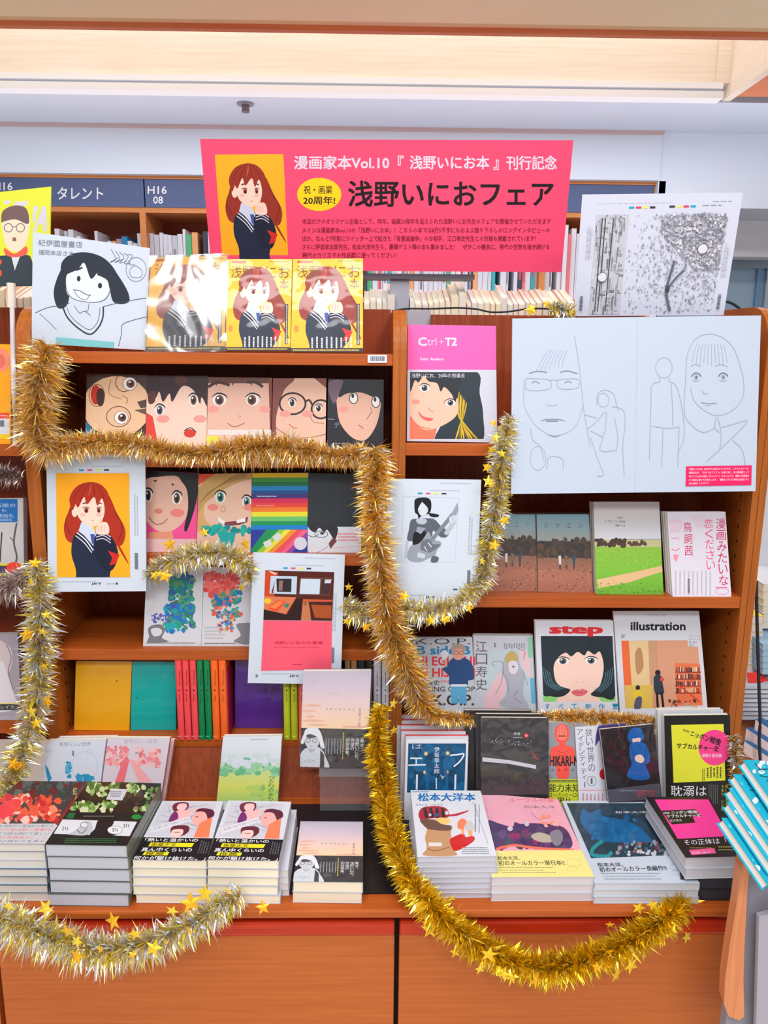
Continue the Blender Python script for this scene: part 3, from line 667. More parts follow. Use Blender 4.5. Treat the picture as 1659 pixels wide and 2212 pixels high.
for qd, fn, lab, cv in ((f1, a1, 'sideways round-glasses face cover, far left of second shelf', (70, 50, 46)), (f2, a2, 'face cover with black ragged fringe and a red collar', (230, 190, 170)), (f3, a3, 'face cover with brown fringe and thick eyebrows', (120, 70, 60)), (f4, a4, 'face cover with thick dark spectacles and brown hair', (120, 66, 60)), (f5, a5, 'dark face cover with white eyes, right end of second shelf', (34, 32, 42))):
    book(qd, fn, lab+', comic book', Y=1.735, lean=8, th=.02, cover=cv, m=M_WRAP, drop=z2, cat='book')
# ---- third shelf
z3 = zSh['S3'][0]
g1 = [(306, 1016), (428, 1022), (424, 1192), (302, 1190)]
def b1(A):
    A.poly(g1, (246, 80, 150)); A.blob([(306, 1050), (320, 1030), (380, 1026), (408, 1050), (408, 1090), (396, 1128), (362, 1150), (330, 1140), (310, 1110)], (232, 184, 164))
    A.blob([(300, 1012), (432, 1014), (428, 1060), (420, 1100), (404, 1146), (398, 1140), (406, 1100), (404, 1060), (392, 1040), (380, 1028), (340, 1030), (318, 1034), (306, 1050)], (28, 26, 32))
    eye(A, 320, 1070, 8, 13, (60, 40, 50)); eye(A, 382, 1076, 9, 13, (96, 66, 40)); A.el(342, 1104, 9, 6, (222, 130, 110)); A.el(383, 1108, 15, 9, (236, 130, 124)); A.line([(322, 1118), (336, 1132), (352, 1130), (362, 1120)], 1.5, (110, 50, 50))
    A.poly([(322, 1150), (372, 1148), (380, 1190), (316, 1190)], (230, 150, 120)); A.rect(316, 1164, 424, 1192, (232, 190, 190)); A.poly([(330, 1038), (340, 1036), (336, 1042)], (90, 50, 50)); A.poly([(370, 1044), (378, 1046), (372, 1050)], (90, 50, 50))
g2 = [(429, 1024), (544, 1022), (541, 1194), (425, 1192)]
def b2(A):
    A.poly(g2, (236, 194, 170)); A.poly([(429, 1022), (470, 1022), (429, 1048)], (226, 80, 40)); A.blob([(444, 1076), (440, 1110), (450, 1130), (470, 1140), (540, 1142), (544, 1150), (430, 1150), (426, 1100)], (222, 170, 110))
    A.blob([(426, 1060), (470, 1022), (546, 1018), (546, 1034), (520, 1040), (480, 1060), (440, 1090), (428, 1110)], (200, 160, 96))
    for i in range(6): A.line([(432+i*3, 1086-i*4), (470+i*6, 1052-i*4), (534, 1030-i*2)], 1, (150, 110, 60))
    eye(A, 476, 1074, 10, 12, (30, 130, 116)); eye(A, 533, 1084, 9, 12, (90, 130, 130)); cheeks(A, (460, 538), 1096, 12, (240, 140, 130)); A.ring(482, 1100, 5, 6, 1, (160, 90, 80))
    A.poly([(470, 1118), (486, 1128), (520, 1124), (536, 1116), (534, 1128), (516, 1134), (490, 1136), (472, 1130)], (130, 60, 64)); A.poly([(470, 1116), (486, 1126), (484, 1134), (472, 1128)], (246, 240, 240)); A.poly([(510, 1124), (530, 1118), (530, 1127), (512, 1130)], (246, 240, 240))
    A.scatter(30, 430, 1138, 540, 1160, 5, 9, [(10, 160, 160), (20, 180, 170), (0, 140, 150)], 3, 7); A.poly([(470, 1150), (510, 1150), (500, 1192), (480, 1192)], (20, 170, 170))
g3 = [(545, 1022), (666, 1021), (663, 1195), (541, 1192)]
def b3(A):
    A.poly(g3, (40, 60, 160)); ys = [1022, 1032, 1041, 1050, 1060, 1068, 1077, 1087, 1096, 1106, 1116, 1126, 1135, 1144]
    cs = [(236, 200, 30), (60, 150, 60), (10, 110, 60), (20, 130, 200), (20, 80, 150), (70, 50, 130), (226, 40, 90), (240, 70, 60), (250, 130, 40), (240, 230, 50), (110, 200, 110), (20, 150, 90), (10, 130, 210)]
    for i, c in enumerate(cs): A.poly([(540, ys[i]), (668, ys[i]-.6), (668, ys[i+1]-.6), (540, ys[i+1])], c)
    for i, c in enumerate(((20, 150, 90), (150, 210, 60), (240, 230, 80), (246, 150, 40), (240, 80, 90), (250, 100, 140), (150, 70, 170), (30, 60, 160))): A.poly([(540+i*13, 1194), (552+i*13, 1194), (604+i*13, 1144), (590+i*13, 1144)] if i else [(540, 1190), (553, 1194), (604, 1144), (575, 1144)], c)
    A.el(649, 1174, 14, 14, (224, 222, 236)); A.tiny(555, 1070, 600, 1074, 1, (230, 230, 240)); A.tiny(553, 1091, 592, 1094, 1, (250, 200, 190)); A.poly([(568, 1172), (584, 1164), (588, 1176), (574, 1184)], (226, 230, 226)); A.poly([(588, 1160), (602, 1150), (608, 1162), (596, 1170)], (226, 226, 230))
g4 = [(666, 1022), (782, 1024), (780, 1198), (664, 1195)]
def b4(A):
    A.poly(g4, (42, 48, 54)); A.rect(650, 1138, 800, 1210, (224, 226, 236))
    for i in range(9): A.line([(700+i*8, 1138), (704+i*7, 1110), (694+i*10, 1080-(i % 3)*10)], 1.2, (32, 36, 42))
    A.text('うみべの', 0, 0, 0, 0, (90, 34, 40), quad=[(757, 1036), (764, 1036), (764, 1064), (757, 1064)]) if 0 else A.tiny(756, 1036, 766, 1062, 2, (100, 40, 46), vert=True)
    A.line([(665, 1156), (678, 1160), (688, 1154)], 1.5, (90, 100, 110)); A.ring(694, 1154, 14, 7, 1.6, (100, 110, 120)); A.line([(664, 1190), (676, 1196), (700, 1186), (712, 1176)], 1, (120, 130, 140)); A.el(696, 1152, 5, 3, (70, 76, 84))
    A.blob([(666, 1130), (700, 1130), (728, 1138), (728, 1156), (722, 1166), (714, 1154), (706, 1144), (700, 1150), (690, 1140), (680, 1150), (668, 1142)], (40, 40, 46)); A.poly([(710, 1174), (720, 1160), (728, 1168), (714, 1186)], (120, 60, 60)); A.tiny(730, 1150, 776, 1170, 3, (240, 130, 140)); A.line([(722, 1184), (770, 1180)], .8, (240, 150, 160), False)
for qd, fn, lab, cv in ((g1, b1, 'comic cover of a smiling black-haired face on pink', (246, 80, 150)), (g2, b2, 'comic cover of a blond green-eyed laughing face', (222, 180, 150)), (g3, b3, 'book with bright rainbow stripes on the third shelf', (40, 60, 160)), (g4, b4, 'dark grey book with a white strip at its foot, right of the rainbow book', (42, 48, 54))):
    book(qd, fn, lab, Y=1.712, lean=8, th=.016, cover=cv, m=M_WRAP, drop=z3+.001)
# ---- fourth shelf
h1 = [(317, 1224), (440, 1224), (434.5, 1396), (309, 1396)]; h2 = [(441, 1224), (545, 1228), (541, 1397), (435, 1396)]
def c1(A):
    A.poly(h1, (216, 216, 224)); T = [(20, 140, 140), (40, 160, 130), (30, 110, 170), (60, 120, 90), (30, 170, 170), (100, 160, 110), (60, 90, 180)]
    A.scatter(150, 345, 1240, 415, 1350, 3, 11, T, 5, 7, inside=lambda x, y: abs(x-(400-(y-1240)*.02))/(26+abs(y-1295)*.1) < 1.1 and y > 1236+abs(x-385)*.3); A.scatter(40, 326, 1326, 372, 1345, 1, 4, [(80, 90, 180), (110, 100, 170)], 6); A.scatter(60, 355, 1310, 420, 1364, 2, 8, [(30, 120, 200), (20, 170, 180), (60, 150, 110)], 9)
    A.blob([(320, 1358), (332, 1350), (350, 1350), (356, 1362), (350, 1378), (364, 1386), (320, 1388), (322, 1376)], (120, 120, 128)); A.blob([(326, 1360), (340, 1356), (350, 1362), (346, 1372), (332, 1374)], (214, 214, 220)); A.tiny(316, 1387, 426, 1391, 1, (110, 110, 120))
def c2(A):
    A.poly(h2, (218, 216, 222)); A.scatter(90, 446, 1236, 515, 1285, 3, 10, [(236, 80, 80), (226, 60, 70), (244, 110, 100)], 2, 7); A.scatter(110, 458, 1276, 520, 1330, 2, 8, [(30, 140, 190), (236, 90, 80), (40, 170, 160), (90, 150, 110), (40, 110, 180), (240, 130, 110)], 3, 6); A.scatter(60, 470, 1320, 505, 1364, 2, 5, [(236, 100, 90), (60, 160, 190), (240, 190, 90), (90, 90, 170)], 4, 6)
    A.blob([(510, 1350), (526, 1346), (544, 1350), (542, 1390), (505, 1386), (520, 1372)], (130, 130, 138)); A.tiny(442, 1352, 486, 1382, 4, (190, 190, 198), seed=2); A.tiny(442, 1388, 512, 1392, 1, (110, 110, 120))
book(h1, c1, 'white book with green and blue paint splashes on the fourth shelf', Y=1.712, lean=9, th=.016, cover=(216, 216, 224), m=M_WRAP)
book(h2, c2, 'white book with red and blue paint splashes beside the studio photo print', Y=1.712, lean=9, th=.016, cover=(218, 216, 222), m=M_WRAP)
# ---- prints on the left unit
pq = [(100, 983), (313, 981), (316, 1277), (104, 1278.5)]
def a_p1(A):
    proof_marks(A, pq); A.use(L, [(121, 1022), (279, 1022), (281, 1247), (123, 1247)]); A.setclip([(121, 1022), (279, 1022), (281, 1247), (123, 1247)]); orange_girl(A, bg=(254, 172, 34), hair=(176, 48, 30))
board(pq, a_p1, "white printer's proof with an orange portrait of a red-haired figure, hung on the left", Y=1.665, lean=4, th=.006)
pr = [(547, 1194), (745, 1199), (736, 1478), (535, 1475.5)]
def a_p2(A):
    proof_marks(A, pr)
    A.use(None, None); b = [(573, 1232), (722, 1236), (717, 1341), (569, 1339)]; A.setclip(b); A.poly(b, (84, 34, 26))
    A.poly([(569, 1232), (600, 1236), (592, 1290), (569, 1300)], (200, 70, 30)); A.poly([(580, 1234), (586, 1234), (600, 1240), (592, 1241)], (240, 200, 190))
    A.poly([(585, 1244), (642, 1245), (640, 1284), (582, 1282)], (190, 206, 224)); A.poly([(597, 1250), (630, 1250), (629, 1279), (598, 1278)], (48, 40, 44)); A.poly([(603, 1254), (611, 1254), (610, 1276), (602, 1276)], (140, 110, 110)); A.poly([(594, 1254), (586, 1280), (590, 1282)], (120, 50, 40))
    A.poly([(648, 1247), (718, 1248), (712, 1287), (645, 1285)], (100, 60, 50)); A.poly([(650, 1250), (692, 1251), (690, 1284), (647, 1283)], (200, 214, 230)); A.poly([(695, 1252), (716, 1252), (711, 1284), (693, 1284)], (70, 44, 48)); A.poly([(702, 1252), (716, 1252), (714, 1260), (701, 1260)], (206, 206, 220))
    A.poly([(569, 1288), (640, 1290), (618, 1327), (569, 1316)], (214, 120, 80)); A.poly([(578, 1314), (600, 1296), (618, 1300), (598, 1322)], (226, 80, 40)); A.poly([(582, 1312), (602, 1298), (612, 1301), (596, 1315)], (240, 130, 70)); A.poly([(612, 1308), (620, 1302), (626, 1306), (620, 1314)], (60, 130, 110)); A.el(578, 1298, 8, 6, (244, 190, 50))
    A.poly([(569, 1316), (622, 1328), (640, 1294), (654, 1294), (652, 1341), (569, 1341)], (46, 26, 26)); A.poly([(655, 1294), (718, 1296), (717, 1300), (654, 1300)], (206, 90, 60)); A.poly([(654, 1300), (668, 1300), (672, 1341), (650, 1341)], (196, 120, 80)); A.poly([(666, 1300), (717, 1302), (717, 1341), (674, 1338)], (70, 34, 24)); A.poly([(672, 1306), (716, 1308), (716, 1336), (680, 1334)], (170, 80, 40)); A.el(659, 1303, 4, 5, (160, 90, 60))
    A.setclip(pr); A.poly([(569, 1340), (717, 1342), (716, 1446), (564, 1449)], (254, 92, 116)); A.text('浅野いにおの仕事場', 592, 1385, 697, 1392, (170, 24, 50), .01); A.tiny(592, 1397, 694, 1400, 1, (220, 60, 90)); A.tiny(632, 1434, 652, 1437, 1, (170, 40, 60)); A.rect(552, 1457, 557, 1463, (120, 130, 140))
board(pr, a_p2, "white printer's proof with a desk and screens photo above a pink block", Y=1.655, lean=1, th=.006)
gq = [(836.5, 1034), (1039.5, 1036.5), (1030, 1307), (830, 1304)]
def a_p3(A):
    proof_marks(A, gq); A.use(rect(213, 52, 978, 1080), gq)   # drawn in zoomed units
    A.setclip(gq); G1, G2, G3, G4 = (30, 30, 36), (92, 98, 110), (150, 158, 172), (182, 190, 204)
    A.line([(350, 195), (800, 200), (785, 730), (345, 725), (350, 195)], 2, (190, 196, 210), False)
    A.blob([(415, 390), (455, 376), (560, 370), (610, 380), (660, 430), (725, 480), (710, 520), (660, 520), (600, 470), (590, 560), (560, 600), (440, 600), (440, 560), (390, 550), (400, 470)], G2)
    A.blob([(460, 380), (500, 372), (540, 380), (545, 400), (520, 420), (480, 416), (462, 400)], G4); A.blob([(445, 490), (520, 470), (560, 520), (520, 560), (440, 590)], G1); A.line([(390, 560), (384, 640), (380, 700)], 20, G4); A.poly([(470, 440), (540, 450), (500, 500), (460, 480)], G3)
    A.blob([(440, 240), (450, 214), (490, 202), (545, 204), (574, 230), (578, 290), (560, 330), (500, 350), (480, 375), (468, 340), (446, 320)], G1); A.blob([(472, 290), (500, 240), (505, 240), (545, 280), (552, 310), (530, 346), (500, 350), (478, 326)], (212, 218, 230)); A.line([(484, 306), (496, 308)], 3, G2, False); A.line([(530, 304), (544, 302)], 3, G2, False)
    A.blob([(560, 330), (590, 330), (640, 340), (636, 356), (600, 360), (570, 350)], G1)
    A.blob([(395, 660), (420, 600), (480, 580), (520, 540), (560, 480), (600, 540), (660, 560), (668, 590), (640, 620), (620, 670), (560, 700), (500, 728), (430, 724), (398, 700)], G3)
    A.blob([(510, 560), (570, 540), (600, 580), (660, 580), (640, 610), (580, 650), (530, 640), (500, 620)], (110, 116, 128)); A.line([(580, 560), (760, 330)], 30, (126, 132, 146), False); A.poly([(740, 345), (790, 240), (800, 300), (770, 370)], G3)
    A.line([(700, 500), (740, 440), (770, 390)], 34, G4); A.blob([(730, 360), (780, 345), (784, 390), (740, 405)], (206, 212, 226)); A.line([(745, 362), (778, 356)], 2, G2, False); A.line([(748, 376), (780, 372)], 2, G2, False); A.line([(750, 390), (778, 388)], 2, G2, False)
    A.poly([(480, 650), (540, 665), (536, 700), (474, 690)], (200, 206, 216)); A.line([(560, 570), (590, 606)], 8, (226, 230, 238), False); A.line([(530, 600), (555, 640)], 6, (226, 230, 238), False); A.blob([(600, 680), (650, 690), (640, 728), (590, 728)], G2)
    A.rect(778, 947, 815, 957, (80, 84, 94))
board(gq, a_p3, "white printer's proof with a grey drawing of a guitar player", Y=1.648, lean=5, th=.006)
# ---- big sketch board
kq = [(1107, 688), (1644, 681.5), (1632, 1061), (1104, 1067)]
def a_sk(A):
    g = (160, 172, 192); d = (126, 139, 160)
    def ln(p, w=1.1, c=g): A.line([(1080+x/2.865, 400+y/2.865) for x, y in p], w, c)
    A.line([(1377, 684), (1372, 1064)], 1, (190, 202, 220), False)
    ln([(150, 1200), (150, 1360), (200, 1460), (260, 1520), (330, 1550), (420, 1530), (480, 1470), (515, 1360)]); ln([(460, 930), (480, 1050), (500, 1200), (520, 1400), (560, 1620)])
    for i in range(7): ln([(220+i*28, 1160-i*6), (260+i*22, 1080), (300+i*20, 1020)], .8)
    ln([(180, 1165), (230, 1152), (290, 1158)], 2, d); ln([(372, 1158), (420, 1150), (480, 1166)], 2, d); ln([(160, 1195), (300, 1205), (305, 1260), (170, 1268), (162, 1200)]); ln([(355, 1205), (480, 1200), (478, 1255), (365, 1258), (356, 1208)]); ln([(302, 1210), (330, 1204), (356, 1210)])
    ln([(195, 1225), (220, 1215), (245, 1228)], 1.4, d); ln([(400, 1224), (422, 1214), (445, 1224)], 1.4, d); ln([(285, 1358), (300, 1364), (340, 1364), (355, 1356)]); ln([(255, 1458), (290, 1450), (360, 1450), (400, 1458)], 1.5, d); ln([(285, 1460), (360, 1460)], 1.6, (90, 104, 124)); ln([(300, 1545), (340, 1558), (370, 1548)], 1.3, d)
    ln([(190, 1500), (200, 1570), (250, 1620), (270, 1700)]); A.ring(1080+235/2.865, 400+1690/2.865, 17, 26, .9, g); ln([(290, 1760), (300, 1690), (350, 1680), (390, 1700), (390, 1760)])
    # small seated figure
    A.ring(1080+640/2.865, 400+1330/2.865, 12, 15, .9, g); ln([(600, 1360), (606, 1290), (650, 1268), (700, 1290), (720, 1350), (735, 1400)]); ln([(690, 1370), (760, 1390), (775, 1480), (760, 1620), (770, 1800)]); ln([(650, 1400), (600, 1460), (540, 1510)]); ln([(660, 1400), (650, 1520), (620, 1640), (720, 1640)]); ln([(560, 1560), (600, 1680), (640, 1790), (600, 1800)]); ln([(520, 1420), (600, 1440)]); ln([(560, 1520), (640, 1560)]); ln([(720, 1640), (730, 1560), (710, 1440)])
    # standing figure from behind
    A.ring(1080+1015/2.865, 400+1130/2.865, 18, 22, .9, g); ln([(985, 1190), (990, 1215), (940, 1240), (935, 1350), (930, 1500), (925, 1700)]); ln([(1045, 1190), (1050, 1215), (1095, 1250), (1130, 1400), (1140, 1560), (1100, 1660)]); ln([(940, 1490), (1040, 1505), (1110, 1495)]); ln([(1010, 1510), (1005, 1640), (1000, 1740)]); ln([(1060, 1230), (1068, 1380), (1070, 1490)]); ln([(1110, 1500), (1100, 1740)])
    # big face on the right
    ln([(1200, 960), (1160, 1050), (1150, 1200), (1140, 1400), (1180, 1480), (1260, 1530), (1330, 1500)]); ln([(1180, 1250), (1200, 1330), (1260, 1390), (1340, 1425), (1430, 1400), (1500, 1320), (1510, 1230), (1490, 1130), (1440, 1000), (1350, 930), (1260, 925), (1200, 960)])
    for i in range(10): ln([(1190+i*24, 1100+(i % 3)*10), (1200+i*22, 1040), (1220+i*18, 980)], .7)
    ln([(1180, 1120), (1210, 1108), (1240, 1120)]); ln([(1330, 1120), (1370, 1110), (1410, 1124)])
    for x, w in ((1215, 30), (1382, 30)): ln([(x-w, 1185), (x-12, 1164), (x+14, 1166), (x+w, 1184)], 1.8, (96, 108, 126)); A.el(1080+x/2.865, 400+1188/2.865, 4.2, 5, (150, 164, 186)); A.el(1080+x/2.865, 400+1188/2.865, 1.6, 2, (70, 82, 100)); ln([(x-w+6, 1206), (x, 1214), (x+w-8, 1206)])
    ln([(1250, 1270), (1268, 1292), (1290, 1286)]); ln([(1245, 1345), (1290, 1352), (1340, 1348)], 1.3, d); ln([(1270, 1366), (1300, 1362)]); ln([(1340, 1430), (1330, 1500), (1360, 1530)]); ln([(1370, 1500), (1440, 1480), (1530, 1460), (1440, 1560), (1280, 1710)]); ln([(1350, 1440), (1370, 1540), (1360, 1640)]); ln([(1440, 1580), (1500, 1640), (1520, 1740)])
    b = [(1482, 1007.5), (1624, 1005), (1623, 1048), (1481, 1050.5)]; A.poly(b, (240, 34, 100)); T = ['『浅野いにお本』本文中でも語られていますが、こちらのコピーは、', '浅野先生が、『おやすみプンプン』を描く前に、次の新連載として', '考えていた幻の作品『デストピア』のネームです。福岡のお客様だ', 'けに特別に原寸でお見せします。（撮影などなさる場合は店員にひと', '声お掛けください）']
    for i, t in enumerate(T): y = 1011+i*7.8; A.text(t, 0, 0, 0, 0, (250, 214, 228), .01, quad=[(1488, y), (1618 if i < 4 else 1530, y-1.5), (1618 if i < 4 else 1530, y+3.6), (1488, y+5.2)], res=1)
board(kq, a_sk, 'large white board with faint pencil sketches of faces and a small pink caption', Y=1.645, lean=6, yaw=.5, th=.006, cat='board', name='sketch_board', col=(190, 202, 220))
# ---- proof at top right
tq = [(1258, 420), (1605, 416), (1563, 681), (1239, 683)]
def a_t(A):
    A.use(rect(510, 55, 1505, 800), tq); A.use(rect(0, 0, 100, 75), tq)
    for i, c in enumerate((CYAN, (236, 60, 100), (226, 226, 90), (50, 50, 56))): A.rect(30+i*4.4, 7.4, 33.4+i*4.4, 8.6, c); A.rect(67.4-i*4.4+1.2, 7, 70.8-i*4.4+1.2, 8.2, c)
    A.tiny(10, 5, 58, 5.6, 1, (206, 206, 220)); A.tiny(82, 4.6, 97, 5.2, 1, (160, 162, 180)); A.tiny(76, 6.6, 90, 7.6, 1, (150, 152, 170))
    A.rect(10, 12, 30.6, 74, (190, 190, 202)); R = random.Random(12)
    for i in range(260):
        x, y = R.uniform(10, 28), R.uniform(12, 72); g = R.randint(112, 206); a, b = (R.uniform(.4, 1.2), R.uniform(2, 9)) if R.random() < .5 else (R.uniform(1, 4), R.uniform(.4, 1.6))
        A._add([(x, y), (x+a, y+R.uniform(-.4, .4)), (x+a, min(y+b, 74)), (x, min(y+b, 74))], (g, g, g+8)); A.e += 1.5e-6
    for x in (13.5, 15.5, 20.5): A.rect(x, 14, x+.7, 72, (70, 72, 80))
    A.e += A.step
    G = [(140, 142, 154), (164, 164, 176), (180, 178, 192), (124, 126, 138), (190, 184, 194), (152, 150, 166)]
    A.scatter(1500, 31, 12, 92.5, 73, .3, .75, G, 8, 5, inside=lambda x, y: random.Random(int(x*999+y*77)).random() < ((x-28)/64)**.8*(1.15-max(0, y-38)/42)*(.4+.6*(x > 46 or y > 30)))
    A.scatter(650, 52, 12, 92.5, 46, .5, 1.3, G+[(214, 208, 214)], 9, 6, inside=lambda x, y: (x-50)+(46-y) > 26)
    A.line([(63, 40), (61, 50), (60, 60), (64, 72)], 1.6, (96, 98, 108)); A.line([(61, 57), (65, 51), (70, 46)], 1.2, (96, 98, 108)); A.el(60.5, 58, 1.6, 2.4, (70, 72, 80)); A.el(80, 33, 3.2, 3, (214, 212, 222)); A.ring(80, 33, 3.2, 3, .4, (100, 100, 112)); A.ring(78, 66, 2, 1.8, .3, (120, 120, 130)); A.el(17, 50, 3, 3, (214, 214, 224)); A.ring(17, 50, 3, 3, .4, (90, 92, 100))
    for k in range(12): A.rect(3.4, 62+k*.8, 5.4, 62.5+k*.8, (90, 92, 108)); A.rect(94.5, 61.5+k*.8, 96.5, 62+k*.8, (90, 92, 108))
    A.tiny(5, 18, 8.5, 40, 2, (190, 190, 204), vert=True); A.tiny(94, 30, 97.5, 52, 2, (190, 188, 204), vert=True)
board(tq, a_t, "white printer's proof with a dense grey crowd drawing, behind the sketch board top", Y=1.74, lean=-3, yaw=-8, th=.004, col=(202, 205, 222))
# ---- pink hardback
kq2 = [(881, 701), (1071, 704), (1074, 956), (879, 953)]
def a_k(A):
    A.poly(kq2, (252, 92, 176)); A.poly([(879, 798.5), (1074, 799), (1076, 960), (877, 960)], (206, 206, 220))
    A.text('C', 903, 728.5, 922, 747.5, (206, 206, 220), .03); A.text('trl', 923, 729, 943, 746, (222, 190, 220), -.005); A.text('+', 948, 733, 959, 743, (240, 180, 220)); A.text('T2', 961, 729, 987, 747, (236, 236, 244), .03)
    A.text('浅野いにおWORKS', 907, 753, 980, 757, (236, 90, 150)); A.text('Inio Asano', 908, 772, 958, 778.5, (250, 214, 236), .02)
    c = [(886, 804), (1040, 804), (1052, 948), (885, 948)]; A.setclip(c); A.poly(c, (206, 206, 218)); S = (252, 190, 166)
    A.blob([(880, 796), (1024, 800), (1036, 850), (1044, 900), (1036, 960), (940, 960), (960, 900), (950, 850)], (40, 50, 60))
    for i in range(9): A.line([(1008-i*2, 870-i*3), (1000-i*2+i, 900), (980+i*8, 962)], 4.5, [(214, 186, 40), (120, 84, 50), (200, 170, 30)][i % 3], taper=True)
    A.blob([(930, 910), (944, 920), (928, 960), (880, 960), (884, 900)], (244, 120, 90)); A.blob([(884, 850), (892, 820), (920, 812), (970, 830), (990, 870), (984, 900), (950, 922), (918, 928), (894, 910), (884, 880)], S)
    cheeks(A, (898, 966), 868, 9, (252, 150, 124)); A.blob([(884, 800), (990, 800), (984, 868), (976, 852), (960, 836), (952, 846), (944, 828), (926, 824), (916, 812), (904, 826), (896, 822), (886, 846)], (34, 40, 48))
    eye(A, 917, 838, 9, 8, (70, 80, 90)); eye(A, 973, 870, 9, 7, (70, 80, 90)); A.blob([(903, 888), (916, 900), (936, 904), (926, 910), (910, 902)], (236, 96, 90)); A.line([(924, 880), (932, 888), (938, 888)], 1.2, (200, 100, 80)); A.line([(886, 900), (904, 920), (930, 926)], 2, (240, 110, 80))
    A.setclip(kq2); A.text('浅野いにお、20年の到達点', 889, 806.5, 1004, 816, (226, 226, 236))
book(kq2, a_k, 'tall bright pink hardback with a long-haired portrait, upper left of the right unit', Y=1.71, lean=7, th=.018, cover=(220, 150, 190), spine=(120, 110, 130), hard=1, z=None)
# ---- R2 row
zR2 = zSh['R2'][0]
s1 = [(1052, 1111), (1156, 1111), (1161.5, 1277), (1042, 1277)]; s2 = [(1159.5, 1111), (1272, 1111), (1281, 1281), (1162.5, 1278)]
def a_s(q, t):
    def f(A):
        A.use(L, q); A.grad(0, 0, 100, 52, [(120, 160, 176), (150, 176, 184), (170, 168, 160)]); A.rect(0, 50, 100, 84, (66, 50, 44)); A.grad(0, 80, 100, 140, [(150, 104, 80), (186, 116, 90), (176, 108, 84)])
        A.scatter(90, 0, 46, 100, 80, 3, 7, [(84, 62, 48), (100, 70, 50), (64, 52, 46), (52, 46, 44)], 5, 7); A.scatter(110, 0, 90, 100, 140, .8, 2, [(120, 80, 64), (206, 140, 110), (140, 90, 70)], 6, 5)
        for i, ch in enumerate('ソラニン'): A.text(ch, 14+i*22, 17, 21+i*22, 25, (70, 80, 90))
        for x, c in ((42, (226, 226, 226)), (54, (120, 110, 100)), (68, (30, 80, 100))): A.poly([(x-2.5, 76), (x+2.5, 76), (x+2, 92), (x-2, 92)], c); A.el(x, 73.5, 1.7, 2.4, (60, 44, 40)); A.line([(x-1, 92), (x-1, 100)], 1.2, (40, 40, 50), False); A.line([(x+1, 92), (x+1, 100)], 1.2, (40, 40, 50), False)
        for x in (40, 60): A.poly([(x, 36), (x+6, 30), (x+12, 92), (x-4, 92)], (0, 0, 0)) if 0 else None
    return f
book(s1, a_s(s1, 1), 'wrapped comic with a dusk meadow cover, half hidden by the guitar print', z=zR2, lean=10, th=.014, cover=(110, 96, 90), m=M_WRAP, group='dusk meadow comics', film=True)
book(s2, a_s(s2, 2), 'wrapped comic with a dusk meadow cover, beside the green field book', z=zR2, lean=10, th=.014, cover=(60, 50, 48), m=M_WRAP, group='dusk meadow comics', film=True)
gr = [(1282, 1084), (1424, 1084), (1433.5, 1284.5), (1288, 1284)]
def a_gr(A):
    A.use(L, gr); A.grad(0, 0, 100, 60, [(206, 196, 196), (214, 210, 214), (222, 226, 236)]); A.rect(0, 58, 100, 72, (206, 200, 150)); A.grad(0, 69, 100, 140, [(150, 200, 70), (130, 196, 60), (110, 176, 50)])
    A.scatter(50, 0, 58, 46, 67, 2, 4.5, [(90, 66, 56), (76, 60, 52)], 4, 7); A.scatter(26, 50, 61, 78, 67, 1.5, 3.5, [(96, 72, 60)], 5, 7); A.line([(48, 57.5), (100, 57)], 1, (130, 130, 140), False)
    A.poly([(100, 97), (60, 106), (2, 118), (2, 131), (50, 122), (80, 112), (100, 106)], (232, 190, 140)); A.scatter(160, 0, 72, 100, 100, .5, 1.4, [(170, 214, 90), (120, 186, 60)], 7, 5); A.scatter(100, 0, 122, 100, 140, .5, 1.6, [(150, 200, 80), (90, 150, 50)], 8, 5)
    A.text('ソラニン', 16, 28.5, 36, 32, (80, 90, 90)); A.text('新装版', 38, 29, 47, 32, (120, 120, 120)); A.text('浅野いにお', 32, 35, 47, 38, (90, 100, 110)); A.tiny(36, 23, 46, 26, 2, (170, 110, 110))
book(gr, a_gr, 'thick wrapped book with a green field and pale sky cover', z=zR2, lean=9, yaw=2, th=.03, cover=(212, 206, 208), m=M_WRAP, pages=(222, 214, 204))
pk = [(1441, 1106), (1567, 1105.5), (1580, 1289), (1453, 1289)]
def a_pk(A):
    A.poly(pk, (226, 220, 234)); M = (240, 84, 140); D = (214, 40, 100)
    for i in range(6): A.line([(1446+i*4, 1122), (1450+i*5, 1134), (1448+i*3, 1150)], .8, (250, 140, 170)); A.line([(1492+i*6, 1112), (1500+i*5, 1124), (1506+i*4, 1140)], .7, (250, 150, 180))
    A.line([(1450, 1164), (1462, 1162), (1466, 1166)], 1, M); A.line([(1450, 1186), (1460, 1189), (1468, 1184)], 1.5, M); A.poly([(1454, 1198), (1466, 1198), (1462, 1214), (1456, 1208)], (250, 150, 170))
    A.vtext('鳥飼茜', 1484.5, 1126, 1202, 18, D, 0, 4)
    A.vtext('恋ください', 1530, 1119, 1232, 19, M, 0, 6); A.vtext('漫画みたいな', 1556, 1119, 1266, 20, D, 0, 8)
    A.tiny(1456, 1232, 1540, 1286, 9, (190, 184, 200), vert=True, fill=.3); A.tiny(1546, 1267, 1571, 1271, 1, M); A.ring(1560, 1277, 14, 7, .8, M); A.tiny(1484, 1250, 1490, 1284, 1, (110, 108, 124), vert=True, fill=.8)
